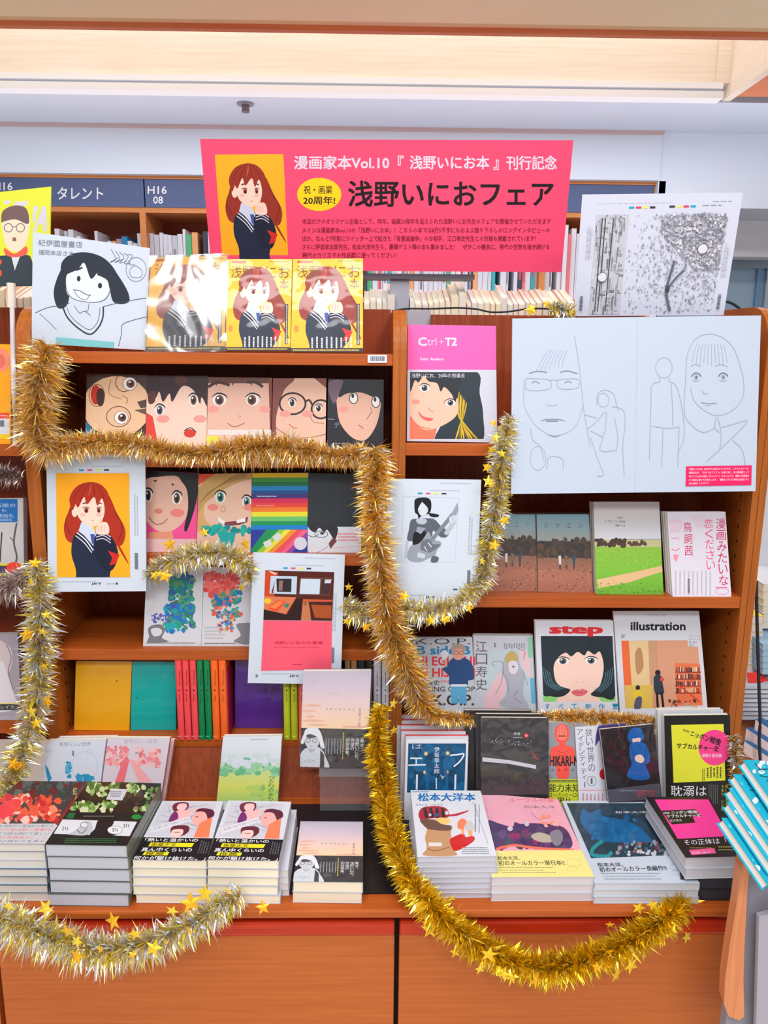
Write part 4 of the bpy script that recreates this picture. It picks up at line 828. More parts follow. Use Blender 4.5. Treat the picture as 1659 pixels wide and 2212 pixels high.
for k in (2, 1, 0):
    d = k*5.0
    book([(x-d, y-(1 if k else 0)*.5*k) for x, y in pk], a_pk if k == 0 else None, 'pale lilac paperback with pink lettering at the right end of the shelf' if k == 0 else ('pale paperback standing directly behind the pink-lettered one' if k == 1 else 'rearmost pale paperback behind the pink-lettered one'), Y=PZ(1516, 1289, zR2).y+k*.012, lean=9, yaw=1, th=.0115, cover=(224, 220, 230), drop=zR2, group='pink-lettered paperbacks')
# ---- R3 row
zR3 = zSh['R3'][0]; YR3 = 1.715
e1 = [(893, 1377), (1020, 1377), (1029, 1560), (903, 1560)]
def a_e1(A):
    A.poly(e1, (196, 198, 208)); B = (60, 58, 64); Rr = (226, 44, 60)
    A.text('K.O.P.', 898, 1379, 1016, 1392, B); A.text('B side B', 900, 1395, 1016, 1414, (30, 130, 180), .03); A.text('HI EGUCHI', 900, 1418, 1026, 1438, Rr, .03); A.text('HI HISASHI', 900, 1443, 1026, 1463, Rr, .03)
    A.text('口寿史', 908, 1469, 950, 1480, B, .01); A.text('KING OF POP', 952, 1469, 1000, 1475, Rr, .01); A.text('KING OF POP', 922, 1483, 1026, 1494, B, .01); A.text('K.O.P.', 935, 1500, 1024, 1524, B, .02)
    A.blob([(962, 1440), (975, 1424), (990, 1420), (1010, 1424), (1022, 1440), (1024, 1466), (1012, 1470), (1008, 1480), (972, 1480), (970, 1460), (956, 1446)], (26, 70, 124)); A.rect(974, 1478, 1008, 1484, (230, 230, 236)); A.poly([(974, 1483), (1007, 1483), (1008, 1520), (992, 1520), (991, 1500), (988, 1520), (974, 1520)], (90, 170, 214))
    A.el(990, 1412, 13, 14, (226, 160, 140)); A.blob([(975, 1404), (978, 1394), (990, 1390), (1003, 1395), (1006, 1406), (990, 1401)], (170, 150, 130)); A.ring(985, 1410, 5, 4, 1, (90, 50, 40)); A.ring(997, 1410, 5, 4, 1, (90, 50, 40)); A.el(960, 1414, 8, 10, (224, 226, 234)); A.line([(962, 1424), (964, 1440)], 5, (226, 160, 140), False)
e2 = [(1023, 1373), (1150, 1374), (1160, 1560), (1029, 1560)]
def a_e2(A):
    A.poly(e2, (200, 200, 212)); A.poly([(1052, 1405), (1142, 1405), (1150, 1560), (1048, 1560)], (190, 206, 214)); A.poly([(1048, 1500), (1080, 1450), (1096, 1480), (1070, 1560), (1046, 1560)], (232, 190, 200)); A.poly([(1120, 1405), (1142, 1405), (1148, 1470), (1128, 1440)], (232, 196, 204))
    A.poly([(1139, 1376), (1151, 1376), (1153, 1420), (1141, 1420)], (140, 200, 170)); A.poly([(1145, 1464), (1156, 1464), (1158, 1520), (1148, 1520)], (100, 176, 220))
    G = (176, 176, 190); A.blob([(1090, 1420), (1102, 1408), (1116, 1412), (1124, 1440), (1134, 1460), (1130, 1500), (1142, 1530), (1100, 1530), (1078, 1520), (1094, 1500), (1092, 1470), (1084, 1450)], G); A.blob([(1094, 1414), (1106, 1406), (1118, 1416), (1116, 1430), (1100, 1432), (1092, 1428)], (196, 170, 100)); A.blob([(1100, 1430), (1114, 1428), (1120, 1442), (1112, 1456), (1100, 1450)], (222, 214, 222))
    for p in ([(1068, 1440), (1064, 1430), (1086, 1432), (1084, 1470), (1070, 1500)], [(1120, 1490), (1110, 1506), (1130, 1520)], [(1084, 1450), (1096, 1470), (1098, 1500)], [(1130, 1450), (1140, 1480)], [(1120, 1402), (1134, 1408), (1130, 1424)]): A.line(p, 1.2, (130, 130, 146))
    A.el(1109, 1440, 2.4, 2, (80, 84, 96)); A.vtext('江口寿史', 1040, 1383, 1492, 25, (84, 84, 94)); A.tiny(1087, 1389, 1135, 1402, 9, (130, 130, 142), vert=True); A.tiny(1066, 1389, 1072, 1400, 1, (90, 90, 100), vert=True)
e3 = [(1155.5, 1340), (1324, 1340.5), (1337, 1560), (1164, 1560)]
def a_e3(A):
    A.poly(e3, (220, 220, 230)); c = [(1168, 1374), (1323, 1374), (1330, 1516), (1174, 1516)]; A.setclip(c); A.poly(c, (146, 214, 120)); A.poly([(1216, 1490), (1280, 1490), (1300, 1516), (1200, 1516)], (246, 206, 190)); S = (248, 210, 196)
    A.blob([(1196, 1420), (1210, 1400), (1290, 1400), (1306, 1430), (1300, 1470), (1282, 1500), (1248, 1512), (1216, 1500), (1198, 1470)], S)
    A.blob([(1166, 1366), (1330, 1366), (1330, 1500), (1300, 1506), (1276, 1500), (1296, 1480), (1304, 1440), (1296, 1408), (1284, 1414), (1270, 1406), (1262, 1416), (1248, 1408), (1234, 1418), (1222, 1410), (1206, 1420), (1196, 1440), (1200, 1470), (1214, 1484), (1232, 1490), (1216, 1504), (1190, 1504), (1170, 1490)], (34, 46, 54))
    for k in range(4): A.line([(1172+k*5, 1440+k*4), (1180+k*5, 1476), (1206+k*5, 1492-k*2)], 1.2, (90, 140, 156)); A.line([(1324-k*5, 1440+k*4), (1318-k*5, 1476), (1296-k*4, 1496-k*2)], 1.2, (90, 140, 156))
    eye(A, 1216, 1428, 11, 7.5, (90, 100, 110)); eye(A, 1277, 1427, 11, 7.5, (90, 100, 110)); A.blob([(1234, 1495), (1246, 1489), (1252, 1491), (1258, 1488), (1270, 1494), (1258, 1503), (1244, 1503)], (232, 110, 120)); A.line([(1235, 1495), (1252, 1496), (1269, 1494)], 1, (180, 70, 80)); A.line([(1242, 1472), (1248, 1474)], 1, (226, 150, 140), False); A.line([(1256, 1474), (1261, 1472)], 1, (226, 150, 140), False)
    A.setclip(e3); A.text('step', 1186, 1352, 1303, 1375, (222, 36, 44), .045); 
    for i, ch in enumerate('すべて新作！'): A.text(ch, 1177+i*29, 1520, 1188+i*29+(i > 2)*3, 1532, (20, 140, 180), .01)
    A.tiny(1178, 1536, 1330, 1541, 1, (230, 90, 80)); A.tiny(1178, 1544, 1330, 1551, 1, (20, 140, 180))
e4 = [(1325, 1320.5), (1510, 1320), (1531, 1560), (1341, 1560)]
def a_e4(A):
    A.poly(e4, (218, 220, 230)); A.text('illustration', 1362, 1343, 1481, 1362, (26, 26, 30), .03); A.text('イラストレーション', 1398, 1326, 1440, 1331, (60, 60, 66)); A.tiny(1342, 1370, 1352, 1379, 3, (90, 90, 96))
    for i, t in enumerate(('グラフィック', 'デザイナーズ', '選ぶ装丁', '2017')): A.text(t, 1488, 1372+i*6.6, 1488+(24, 25, 18, 12)[i], 1376.6+i*6.6, (60, 60, 66))
    c = [(1342, 1384), (1485, 1383), (1486, 1397), (1508, 1397), (1518, 1524), (1351, 1530)]; A.setclip([(1342, 1383), (1510, 1383), (1519, 1530), (1351, 1532)]); A.poly(c, (222, 160, 128))
    A.poly([(1342, 1384), (1358, 1384), (1366, 1480), (1348, 1480)], (240, 110, 60)); A.poly([(1358, 1384), (1400, 1384), (1408, 1530), (1366, 1500)], (232, 200, 150)); A.poly([(1400, 1384), (1420, 1384), (1424, 1530), (1406, 1530)], (206, 156, 120)); A.blob([(1372, 1412), (1384, 1400), (1390, 1440), (1376, 1456)], (190, 140, 100)); A.poly([(1351, 1480), (1410, 1480), (1410, 1530), (1351, 1530)], (226, 190, 90))
    A.poly([(1457, 1432), (1512, 1434), (1518, 1524), (1462, 1524)], (236, 120, 80)); R = random.Random(3)
    for r in range(4):
        y = 1440+r*15; x = 1460
        while x < 1510: ww = R.uniform(1.5, 4); A._add(rect(x, y+R.uniform(0, 3), x+ww, y+11), R.choice([(90, 50, 50), (226, 180, 140), (140, 70, 60), (60, 50, 60), (200, 90, 60), (240, 220, 200)])); x += ww+.4
        A.rect(1458, y+11, 1514, y+13, (120, 40, 30))
    A.line([(1466, 1480), (1512, 1516)], 3, (220, 70, 40), False); A.line([(1490, 1468), (1516, 1500)], 1.6, (200, 60, 40), False)
    A.el(1421, 1453, 6, 6, (40, 30, 34)); A.blob([(1414, 1460), (1428, 1460), (1432, 1480), (1434, 1498), (1416, 1498), (1412, 1476)], (52, 60, 76)); A.line([(1419, 1496), (1421, 1528)], 5, (32, 32, 40), False); A.line([(1429, 1496), (1433, 1528)], 5, (32, 32, 40), False); A.rect(1426, 1464, 1434, 1471, (236, 70, 50))
    A.el(1378, 1486, 5, 6, (60, 40, 44)); A.blob([(1370, 1494), (1384, 1490), (1388, 1508), (1370, 1508)], (240, 200, 60)); A.blob([(1374, 1508), (1386, 1506), (1384, 1530), (1370, 1530)], (90, 90, 110)); A.scatter(20, 1440, 1510, 1505, 1526, 2, 5, [(70, 50, 50), (160, 80, 60), (206, 160, 120)], 5, 5)
book(e1, a_e1, 'grey magazine with red and blue lettering and a capped figure in a blue jacket', Y=YR3, lean=10, th=.012, cover=(196, 198, 208), m=M_WRAP, drop=zR3, name='magazine', cat='magazine')
for k in (1, 0):
    book([(x+k*2-1, y-k*3) for x, y in e2], a_e2 if k == 0 else None, 'pale comic book with a grey and pink figure, tall characters down its left side' if k == 0 else 'pale book just behind the grey and pink figure comic', Y=YR3+k*.014, lean=10, th=.013, cover=(196, 200, 208), m=M_WRAP, drop=zR3)
book(e3, a_e3, 'white art book with a bobbed black-haired face and red title letters', Y=YR3-.003, lean=9, th=.014, cover=(216, 214, 222), m=M_WRAP, drop=zR3, name='art_book', cat='book')
book(e4, a_e4, 'white magazine with an orange bookshop scene', Y=YR3+.002, lean=8, th=.008, cover=(218, 220, 230), spine=(150, 150, 160), drop=zR3, name='magazine', cat='magazine')
# ================================================================ bottom shelf of the left unit: boxed bright books
zS5 = zSh['S5'][0]
def plainbook(q, c, label, th, Y=None, dot=None, **k):
    def a(A):
        A.poly(q, c)
        if dot: A.el(dot[0], dot[1], 1.6, 1.6, (60, 50, 40), n=10)
    return book(q, a, label, Y=Y, z=None if Y else zS5+.0005, lean=0, th=th, cover=c, m=M_WRAP, **k)
plainbook([(164, 1428), (285, 1429), (279, 1578), (160, 1577)], (242, 176, 26), 'plain bright yellow book cover at the left end of the bottom shelf', .02, dot=(252, 1471))
plainbook([(286, 1429), (380, 1430), (380, 1577), (282, 1577)], (0, 176, 170), 'plain turquoise book cover beside the red spines', .02, dot=(296, 1507))
plainbook([(508, 1427), (611, 1427), (611, 1573), (507, 1572)], (88, 44, 150), 'plain violet book cover right of the orange spines', .02)
def spinebook(x0, x1, yb, c, label, z0, yt=1428, Y=None, dotc=(60, 20, 30), dy=1491, group=None, ink=None, side=None):
    Yb = Y or PZ((x0+x1)/2, yb, z0).y; a, b = P(x0+.5, (yt+yb)/2, Yb), P(x1-.5, (yt+yb)/2, Yb); zt = P((x0+x1)/2, yt, Yb).z
    o = empty('book', ((a.x+b.x)/2, Yb, z0), label, 'book', group)
    wv = b.x-a.x; r = wv*.32; prof = []
    for k in range(7): t = pi*k/6; prof.append((a.x+wv/2-wv/2*cos(t), Yb+r-r*sin(t)))
    prof += [(b.x, Yb+.14), (a.x, Yb+.14)]
    mb = MB(c); mb.poly([(x, y, zt) for x, y in prof]); mb.poly([(x, y, z0+.0003) for x, y in prof][::-1])
    for i in range(len(prof)): p, q = prof[i], prof[(i+1) % len(prof)]; mb.poly([(p[0], p[1], z0+.0003), (q[0], q[1], z0+.0003), (q[0], q[1], zt), (p[0], p[1], zt)])
    mb.build('spine', M_GLOSS, o)
    A = Art(Vector((a.x, Yb, z0)), Vector((0, -1, 0)), None, eps=.0003); xc = (x0+x1)/2
    A.el(xc, dy, 1.7, 1.9, dotc, n=10); A.tiny(xc-1.2, yt+18, xc+1.2, dy-8, 1, ink or dotc, vert=True, fill=.7, seed=int(x0)); A.tiny(xc-1.3, dy+8, xc+1.3, dy+26, 1, ink or dotc, vert=True, fill=.7, seed=int(x1)); A.rect(xc-4, yb-9, xc+4, yb-7, tuple(min(255, v+70) for v in c))
    A.build('spine_print', M_GLOSS, o)
PR, GN, OR, YG = (246, 78, 84), (8, 130, 76), (250, 108, 36), (196, 206, 40)
for i, (a, b, c, l) in enumerate(((380, 395, PR, 'leftmost pinkish red spine on the bottom shelf'), (395.5, 410, PR, 'middle pinkish red spine on the bottom shelf'), (411, 426, PR, 'pinkish red spine touching the green ones'),
        (426.5, 440.5, GN, 'left-hand green spine beside the pinkish red ones'), (441, 455.5, GN, 'right-hand green spine beside the orange ones'), (456, 472.5, OR, 'left-hand orange spine beside the green ones'), (473, 490, OR, 'right-hand orange spine beside the violet book'),
        (611, 626.5, YG, 'left-hand lime yellow spine under the studio photo print'), (627, 643, YG, 'right-hand lime yellow spine under the studio photo print'), (643.5, 659, (250, 100, 80), 'coral spine half hidden by the sunset book'), (660, 676, (250, 100, 80), 'coral spine just behind the sunset book'))):
    spinebook(a, b, 1598.5, c, l, zS5, group='bright slim spines on the bottom shelf', ink=tuple(int(v*.6) for v in c))
for i, (a, b, c, l, d, y) in enumerate(((744, 757, (150, 110, 76), 'left tan spine at the right end of the bottom shelf', (230, 220, 200), 1610), (757.5, 771, (160, 116, 80), 'right tan spine beside the black spines', (230, 220, 200), 1610), (771.5, 788, (44, 42, 46), 'left black spine behind the sunset book', (200, 200, 200), 1610), (788.5, 805, (40, 38, 42), 'right black spine beside the white spines', (200, 200, 200), 1610),
        (806, 823, (214, 212, 222), 'left white spine with a black dot', (60, 60, 70), 1491), (824, 841, (214, 212, 222), 'right white spine with a black dot, against the middle upright', (60, 60, 70), 1491))):
    spinebook(a, b, 1598.5, c, l, zS5, dotc=d, dy=1491, group='dark and white spines on the bottom shelf')
bxo = empty('slipcase', P(498, 1590, 1.75), 'magenta slipcase side panel between the orange spines and violet book', 'slipcase')
bx('side_wall', M_GLOSS, bxo, P(491, 1500, 1.70).x, 1.70, zS5, P(491, 1500, 1.70).x+.002, 1.84, P(500, 1430, 1.75).z, (176, 24, 66))
# ---- sunset book taped over the shelf front, and its twin pile below
sb = [(655, 1449.5), (802, 1449), (793, 1661), (648, 1656)]
def a_sun(A):
    A.poly([(0, 0)]*3, BLK) if 0 else None
    A.use(L, sb)
    A.grad(0, 0, 100, 86, [(190, 182, 202), (206, 190, 208), (226, 200, 204), (240, 206, 186), (246, 212, 168)], 20)
    for y, x0, x1 in ((50, 0, 30), (58, 0, 22), (72, 0, 36), (66, 6, 20), (80, 60, 100), (78, 10, 40)): A.blob([(x0, y), ((x0+x1)/2, y-2), (x1, y), ((x0+x1)/2, y+2)], (232, 178, 160))
    for i, ch in enumerate('世界の終わりと'): A.text(ch, 36+i*6.6, 53.5, 39+i*6.6, 56.5, (120, 90, 90))
    A.vtext('夜明け前', 86, 52, 80, 3.4, (120, 90, 90))
    A.rect(-2, 83, 104, 142, (36, 36, 42)); G = (206, 212, 222)
    A.scatter(26, 36, 98, 66, 134, 1.5, 5, [(52, 54, 60), (70, 72, 80), (44, 46, 52)], 4, 5)
    for k in range(6): A.line([(38+k*4.4, 97), (38+k*4.4, 120)], 1, (150, 154, 164), False)
    A.blob([(2, 118), (16, 110), (30, 112), (38, 124), (42, 144), (-4, 144)], G); A.poly([(30, 114), (36, 122), (37, 144), (30, 144)], (50, 52, 60)); A.blob([(12, 106), (20, 106), (22, 116), (14, 118)], (180, 186, 198))
    A.blob([(6, 94), (26, 92), (28, 104), (22, 112), (12, 112), (6, 104)], (206, 210, 220)); A.blob([(8, 92), (28, 90), (30, 102), (27, 96), (12, 98)], (60, 62, 70))
    A.ring(11, 101, 3.4, 3, .8, (70, 74, 84)); A.ring(21, 101, 3.4, 3, .8, (70, 74, 84)); A.line([(14, 109), (18, 109)], .7, (90, 90, 100), False)
    A.blob([(0, 104), (4, 92), (8, 84), (22, 82), (29, 88), (34, 102), (36, 112), (30, 110), (27, 98), (16, 92), (8, 94), (4, 106)], (226, 230, 238)); A.scatter(26, 2, 128, 34, 134, .3, .8, [(70, 74, 84)], 4, 5)
    W = (230, 232, 240)
    A.vtext('異才、', 91, 96, 116, 5.6, W); A.vtext('浅野いにお、', 84, 96, 130, 5.6, W); A.vtext('待望の', 77, 96, 114, 5.6, W); A.vtext('初短篇集。', 70, 96, 126, 5.6, W); A.tiny(62, 88, 65, 128, 1, (200, 180, 70), vert=True)
book(sb, a_sun, 'wrapped book with a sunset sky and a hatted figure, hanging over the bottom shelf', Y=1.60, lean=3, th=.014, cover=(206, 192, 204), back=(90, 94, 104), m=M_WRAP, film=True)
st5 = [(649, 1774), (784, 1775), (784, 1906), (633, 1904)]
def a_st5(A):
    u = A.use
    A.use = lambda s, d: u(s, st5 if d is sb else d); a_sun(A); A.use = u
stack(st5, 1952, 2, a_st5, 'sunset sky book on the black mat', cover=(190, 192, 204), m=M_WRAP)
# clear acrylic easel under the hanging book
ea = empty('acrylic_stand', P(730, 1830, 1.60), 'clear acrylic display stand under the hanging sunset book', 'stand')
e0, e1_ = P(690, 1700, 1.60), P(800, 1700, 1.60)
bx('upright_plate', M_CLEAR, ea, e0.x, 1.612, COUNTER+.003, e1_.x, 1.615, P(730, 1560, 1.61).z, (220, 230, 240))
bx('ledge', M_CLEAR, ea, e0.x, 1.57, P(730, 1664, 1.59).z-.004, e1_.x, 1.612, P(730, 1664, 1.59).z-.001, (220, 230, 240))
# ---- books leaning above the left piles
n1 = [(102, 1600), (229, 1598), (217, 1690), (87, 1690)]
def a_n1(A):
    A.use(rect(60, 1380, 560, 1720), rect(60, 1380, 560, 1720)); A.use(None, None); C = (40, 150, 196)
    A.poly(n1, (218, 224, 236)); A.text('素晴らしい世界', 128, 1603, 196, 1612, (130, 140, 156)); A.text('1', 156, 1622, 160, 1633, (120, 130, 150)); A.ring(183, 1655, 28, 32, 1.2, (170, 206, 230)); A.ring(192, 1624, 6, 4, 1, (170, 206, 230))
    A.scatter(26, 143, 1645, 152, 1678, 1, 5, [C, (90, 180, 214)], 3, 6); A.scatter(36, 166, 1674, 200, 1688, 2, 6, [C, (60, 160, 206)], 4, 6); A.poly([(97, 1650), (104, 1660), (112, 1682), (104, 1690), (100, 1670)], C)
n2 = [(233, 1594), (367, 1595), (351, 1700), (219, 1700)]
def a_n2(A):
    A.poly(n2, (224, 212, 222)); A.text('素晴らしい世界', 268, 1597, 340, 1606, (176, 170, 184)); A.text('2', 291, 1615, 302, 1628, (150, 140, 150)); Pk = [(244, 140, 146), (250, 170, 170), (240, 120, 130)]
    for c0, s in (((252, 1628), 3), ((322, 1632), 4)): A.scatter(70, c0[0]-26, c0[1]-14, c0[0]+22, c0[1]+22, 2, 8, Pk+[(248, 200, 200)], s, 7)
    A.poly([(266, 1640), (280, 1640), (268, 1690), (248, 1690)], (246, 120, 130)); A.poly([(278, 1640), (290, 1642), (330, 1690), (300, 1690)], (250, 176, 180))
book([(x+22, y-6) for x, y in n1], None, 'white comic behind the blue splash one', Y=1.645, lean=9, yaw=-2, th=.014, cover=(220, 224, 234), drop=COUNTER)
book(n1, a_n1, 'white comic numbered 1 with pale blue splashes, above the dark piles', Y=1.622, lean=9, yaw=-2, th=.014, cover=(214, 220, 232), m=M_WRAP, drop=COUNTER)
book([(x+9, y+4) for x, y in n2], None, 'pinkish comic behind the number 2 one', Y=1.645, lean=9, yaw=-2, th=.014, cover=(232, 206, 212), spine=(240, 130, 136), m=M_WRAP, drop=COUNTER)
book(n2, a_n2, 'white comic numbered 2 with pink flowers, above the leafy pile', Y=1.622, lean=9, yaw=-2, th=.014, cover=(222, 214, 224), spine=(240, 120, 126), m=M_WRAP, drop=COUNTER)
hk = [(482, 1591), (609, 1590), (600, 1732), (468, 1730)]
def a_hk(A):
    A.use(L, hk); A.grad(0, 0, 100, 140, [(222, 228, 238), (224, 230, 238), (206, 226, 210), (214, 226, 140), (222, 226, 110), (180, 214, 120)], 20)
    A.scatter(70, 0, 60, 100, 82, 3, 9, [(130, 200, 150), (110, 190, 140), (160, 214, 170)], 3, 8); A.scatter(60, 0, 42, 100, 64, 3, 9, [(222, 228, 236), (206, 222, 222)], 4, 8); A.scatter(20, 50, 104, 100, 132, 3, 8, [(150, 206, 130), (190, 220, 110)], 5, 7)
    A.vtext('ひかりのまち', 88, 86, 138, 9, (40, 120, 70)); A.vtext('浅野いにお', 75, 104, 140, 5, (150, 180, 100)); A.text('', 0, 0, 1, 1, BLK) if 0 else A.poly([(38, 46), (50, 48), (50, 53), (38, 51)], (120, 190, 170)); A.rect(48, 6, 76, 8, (170, 190, 210))
book(hk, a_hk, 'wrapped book with pale green and yellow watercolour cover leaning behind the piles', Y=1.618, lean=9, yaw=-1, th=.016, cover=(214, 224, 226), m=M_WRAP, drop=COUNTER)
# ---- flat piles, left
t1 = [(42, 1687), (190, 1688), (97, 1823), (-104, 1822)]
def a_t1(A):
    A.poly(t1, (64, 62, 66)); A.scatter(70, 30, 1690, 190, 1730, 3, 12, [(70, 80, 84), (90, 60, 60), (50, 70, 66), (110, 40, 40), (90, 100, 104)], 3, 6)
    A.scatter(90, 0, 1722, 130, 1772, 3, 12, [(236, 90, 60), (250, 140, 110), (206, 40, 50), (246, 200, 190), (226, 70, 60)], 4, 6); A.blob([(0, 1740), (30, 1726), (46, 1732), (30, 1756), (0, 1768)], (240, 60, 70))
    A.poly([(-40, 1779), (128, 1779), (97, 1823), (-104, 1822)], (206, 206, 214)); A.poly([(120, 1780), (148, 1740), (190, 1688), (200, 1688), (160, 1750), (126, 1784)], (150, 40, 40)); A.vtext('虹ヶ原', 160, 1700, 1752, 9, (226, 206, 90), 0, 12)
    for i, (t, c) in enumerate((('最も神秘的で異端的な者たち', (120, 120, 128)), ('ニ十万部突破の衝撃作', (230, 110, 100)), ('朝まで読み続けて欲しい', (120, 120, 128)), ('待望の新装版がここに', (230, 110, 100)), ('世界の終わりを見る', (120, 120, 128)))):
        y = 1781+i*8.2; A.text(t, 0, 0, 0, 0, c, quad=[(-10-i*3, y), (118-i*5, y), (114-i*5, y+6.4), (-14-i*3, y+6.4)], res=1)
stack(t1, 1946, 7, a_t1, 'comic with red flowers, left edge', cover=(150, 160, 176), pages=(222, 216, 210), m=M_WRAP, seed=3, jit=.003, colors=[(120, 126, 136), (206, 206, 210), (190, 196, 206), (80, 110, 140), (206, 206, 214), (90, 120, 140), (200, 204, 210)])
t2 = [(191, 1688), (348, 1692), (274, 1826.5), (97, 1824)]
def a_t2(A):
    A.poly(t2, (46, 34, 34)); A.setclip(t2); GR = [(110, 150, 70), (150, 186, 110), (70, 110, 50), (196, 210, 150), (90, 130, 60), (216, 220, 180)]
    A.scatter(60, 188, 1690, 300, 1720, 3, 9, GR, 3, 5); A.scatter(50, 150, 1732, 250, 1754, 3, 9, GR, 4, 5); A.scatter(30, 290, 1700, 345, 1750, 3, 8, GR+[(150, 120, 100)], 5, 6); A.scatter(30, 200, 1712, 330, 1736, 3, 8, [(60, 44, 44), (80, 56, 56), (40, 40, 34)], 6, 6)
    A.poly([(240, 1703), (276, 1705), (264, 1729), (229, 1727)], (206, 208, 220)); A.tiny(238, 1708, 264, 1722, 3, (120, 120, 134))
    A.poly([(157, 1754), (322, 1758), (270, 1830), (92, 1826)], (28, 30, 34)); A.poly([(135, 1770), (296, 1775), (280, 1806), (116, 1801)], (222, 224, 232))
    A.poly([(148, 1756), (163, 1756), (158, 1768), (144, 1768)], (30, 110, 60)); A.el(295, 1764.5, 11, 5.5, (30, 140, 60)); A.tiny(180, 1761, 250, 1765, 1, (120, 130, 120)); A.tiny(140, 1810, 256, 1822, 3, (60, 110, 66))
    A.blob([(205, 1790), (212, 1772), (230, 1768), (246, 1774), (240, 1790), (250, 1804), (196, 1804)], (30, 30, 34)); A.blob([(150, 1800), (166, 1792), (178, 1776), (194, 1774), (200, 1790), (186, 1804), (150, 1803)], (190, 194, 204)); A.line([(166, 1792), (176, 1800), (188, 1790)], 1.4, (60, 62, 70)); A.el(182, 1782, 8, 6, (222, 224, 232)); A.ring(182, 1782, 8, 6, 1, (70, 70, 80)); A.el(248, 1793, 16, 9, (230, 232, 238)); A.ring(248, 1793, 16, 9, .8, (100, 100, 110))
    for e in ((140, 1790), (272, 1784), (248, 1793)): A.tiny(e[0]-6, e[1]-5, e[0]+8, e[1]+4, 3, (110, 110, 120), vert=True)
stack(t2, 1958, 5, a_t2, 'comic with green leaves on dark', cover=(90, 96, 96), pages=(196, 198, 210), spine=(120, 126, 110), m=M_WRAP, seed=5, jit=.003)
t3 = [(350.5, 1730), (482, 1731), (446, 1859), (285, 1857)]; t4 = [(493, 1729), (629, 1732), (602, 1859.5), (446.5, 1857)]
def a_t34(q):
    def f(A):
        A.use(t4, q); A.poly(t4, (214, 218, 230)); A.use(rect(0, 0, 100, 100), q)
        A.poly([(6, 3), (90, 4), (88, 66), (4, 64)], (206, 206, 218)); R = random.Random(4)
        for i in range(16): A.line([(R.uniform(6, 50), R.uniform(4, 62)), (R.uniform(30, 88), R.uniform(4, 62))], .8, (160, 160, 176), False)
        A.blob([(22, 6), (32, 2), (44, 4), (47, 12), (44, 20), (30, 22), (22, 14)], (110, 40, 56)); A.blob([(30, 6), (42, 6), (44, 16), (36, 20), (29, 14)], (244, 196, 196)); A.blob([(28, 22), (46, 18), (56, 26), (52, 34), (30, 34)], (244, 190, 190)); A.blob([(26, 24), (32, 22), (38, 34), (26, 40)], (120, 40, 110)); A.line([(46, 20), (70, 16)], 4, (240, 190, 180), False)
        A.blob([(62, 18), (72, 14), (88, 18), (92, 28), (84, 34), (66, 30)], (92, 34, 60)); A.blob([(62, 22), (76, 22), (84, 36), (80, 46), (66, 44), (60, 34)], (242, 178, 170)); A.poly([(74, 42), (90, 30), (94, 66), (72, 66)], (246, 130, 90)); A.line([(64, 30), (68, 31)], 1.4, (120, 40, 50), False)
        A.poly([(4, 50), (54, 30), (60, 38), (8, 60)], (222, 222, 232)); A.text('友情に似て感動にて不純', 0, 0, 0, 0, (150, 150, 166), quad=[(8, 50), (54, 33), (56, 37), (9, 55)], res=1)
        A.blob([(34, 50), (44, 46), (58, 47), (62, 56), (54, 64), (40, 64)], (100, 40, 54)); A.blob([(38, 54), (52, 53), (54, 62), (46, 67), (38, 63)], (246, 204, 200)); A.line([(41, 58), (50, 58)], 1, (130, 80, 90), False)
        A.poly([(-4, 66.5), (104, 67), (104, 101), (-4, 101)], (22, 22, 26)); W = (232, 234, 240)
        A.text('「熱いと温かいの', 4, 67.5, 80, 73, W, .015); A.poly([(14, 74.5), (76, 75), (74, 81), (13, 80.5)], (240, 226, 40)); A.text('後藤正文', 16, 75, 52, 80.5, (60, 56, 20), .01); A.text('真ん中くらいの', 6, 82, 76, 88, W, .015); A.poly([(12, 88.5), (46, 88.7), (45, 93.5), (11, 93.3)], (240, 226, 40)); A.text('推薦', 14, 88.8, 40, 93.3, (60, 56, 20), .01); A.text('何かが駆け抜けた。」', 1, 94.5, 98, 100, W, .015); A.tiny(84, 70, 98, 92, 4, (90, 92, 100), vert=True)
    return f
stack(t3, 1951, 5, a_t34(t3), 'pink portrait comic with black band, left twin pile', cover=(190, 192, 204), pages=(246, 236, 212), seed=8, group='pink portrait comics, left pile')
stack(t4, 1951, 5, a_t34(t4), 'pink portrait comic with black band, right twin pile', cover=(190, 192, 204), pages=(246, 236, 212), seed=9, group='pink portrait comics, right pile')
q = [(x+22, y+17) for x, y in t4]
stack([(540, 1748), (641, 1749), (622, 1880), (500, 1880)], 1936, 4, None, 'white-edged comic behind the right portrait pile', cover=(206, 208, 220), pages=(226, 220, 214), seed=10)
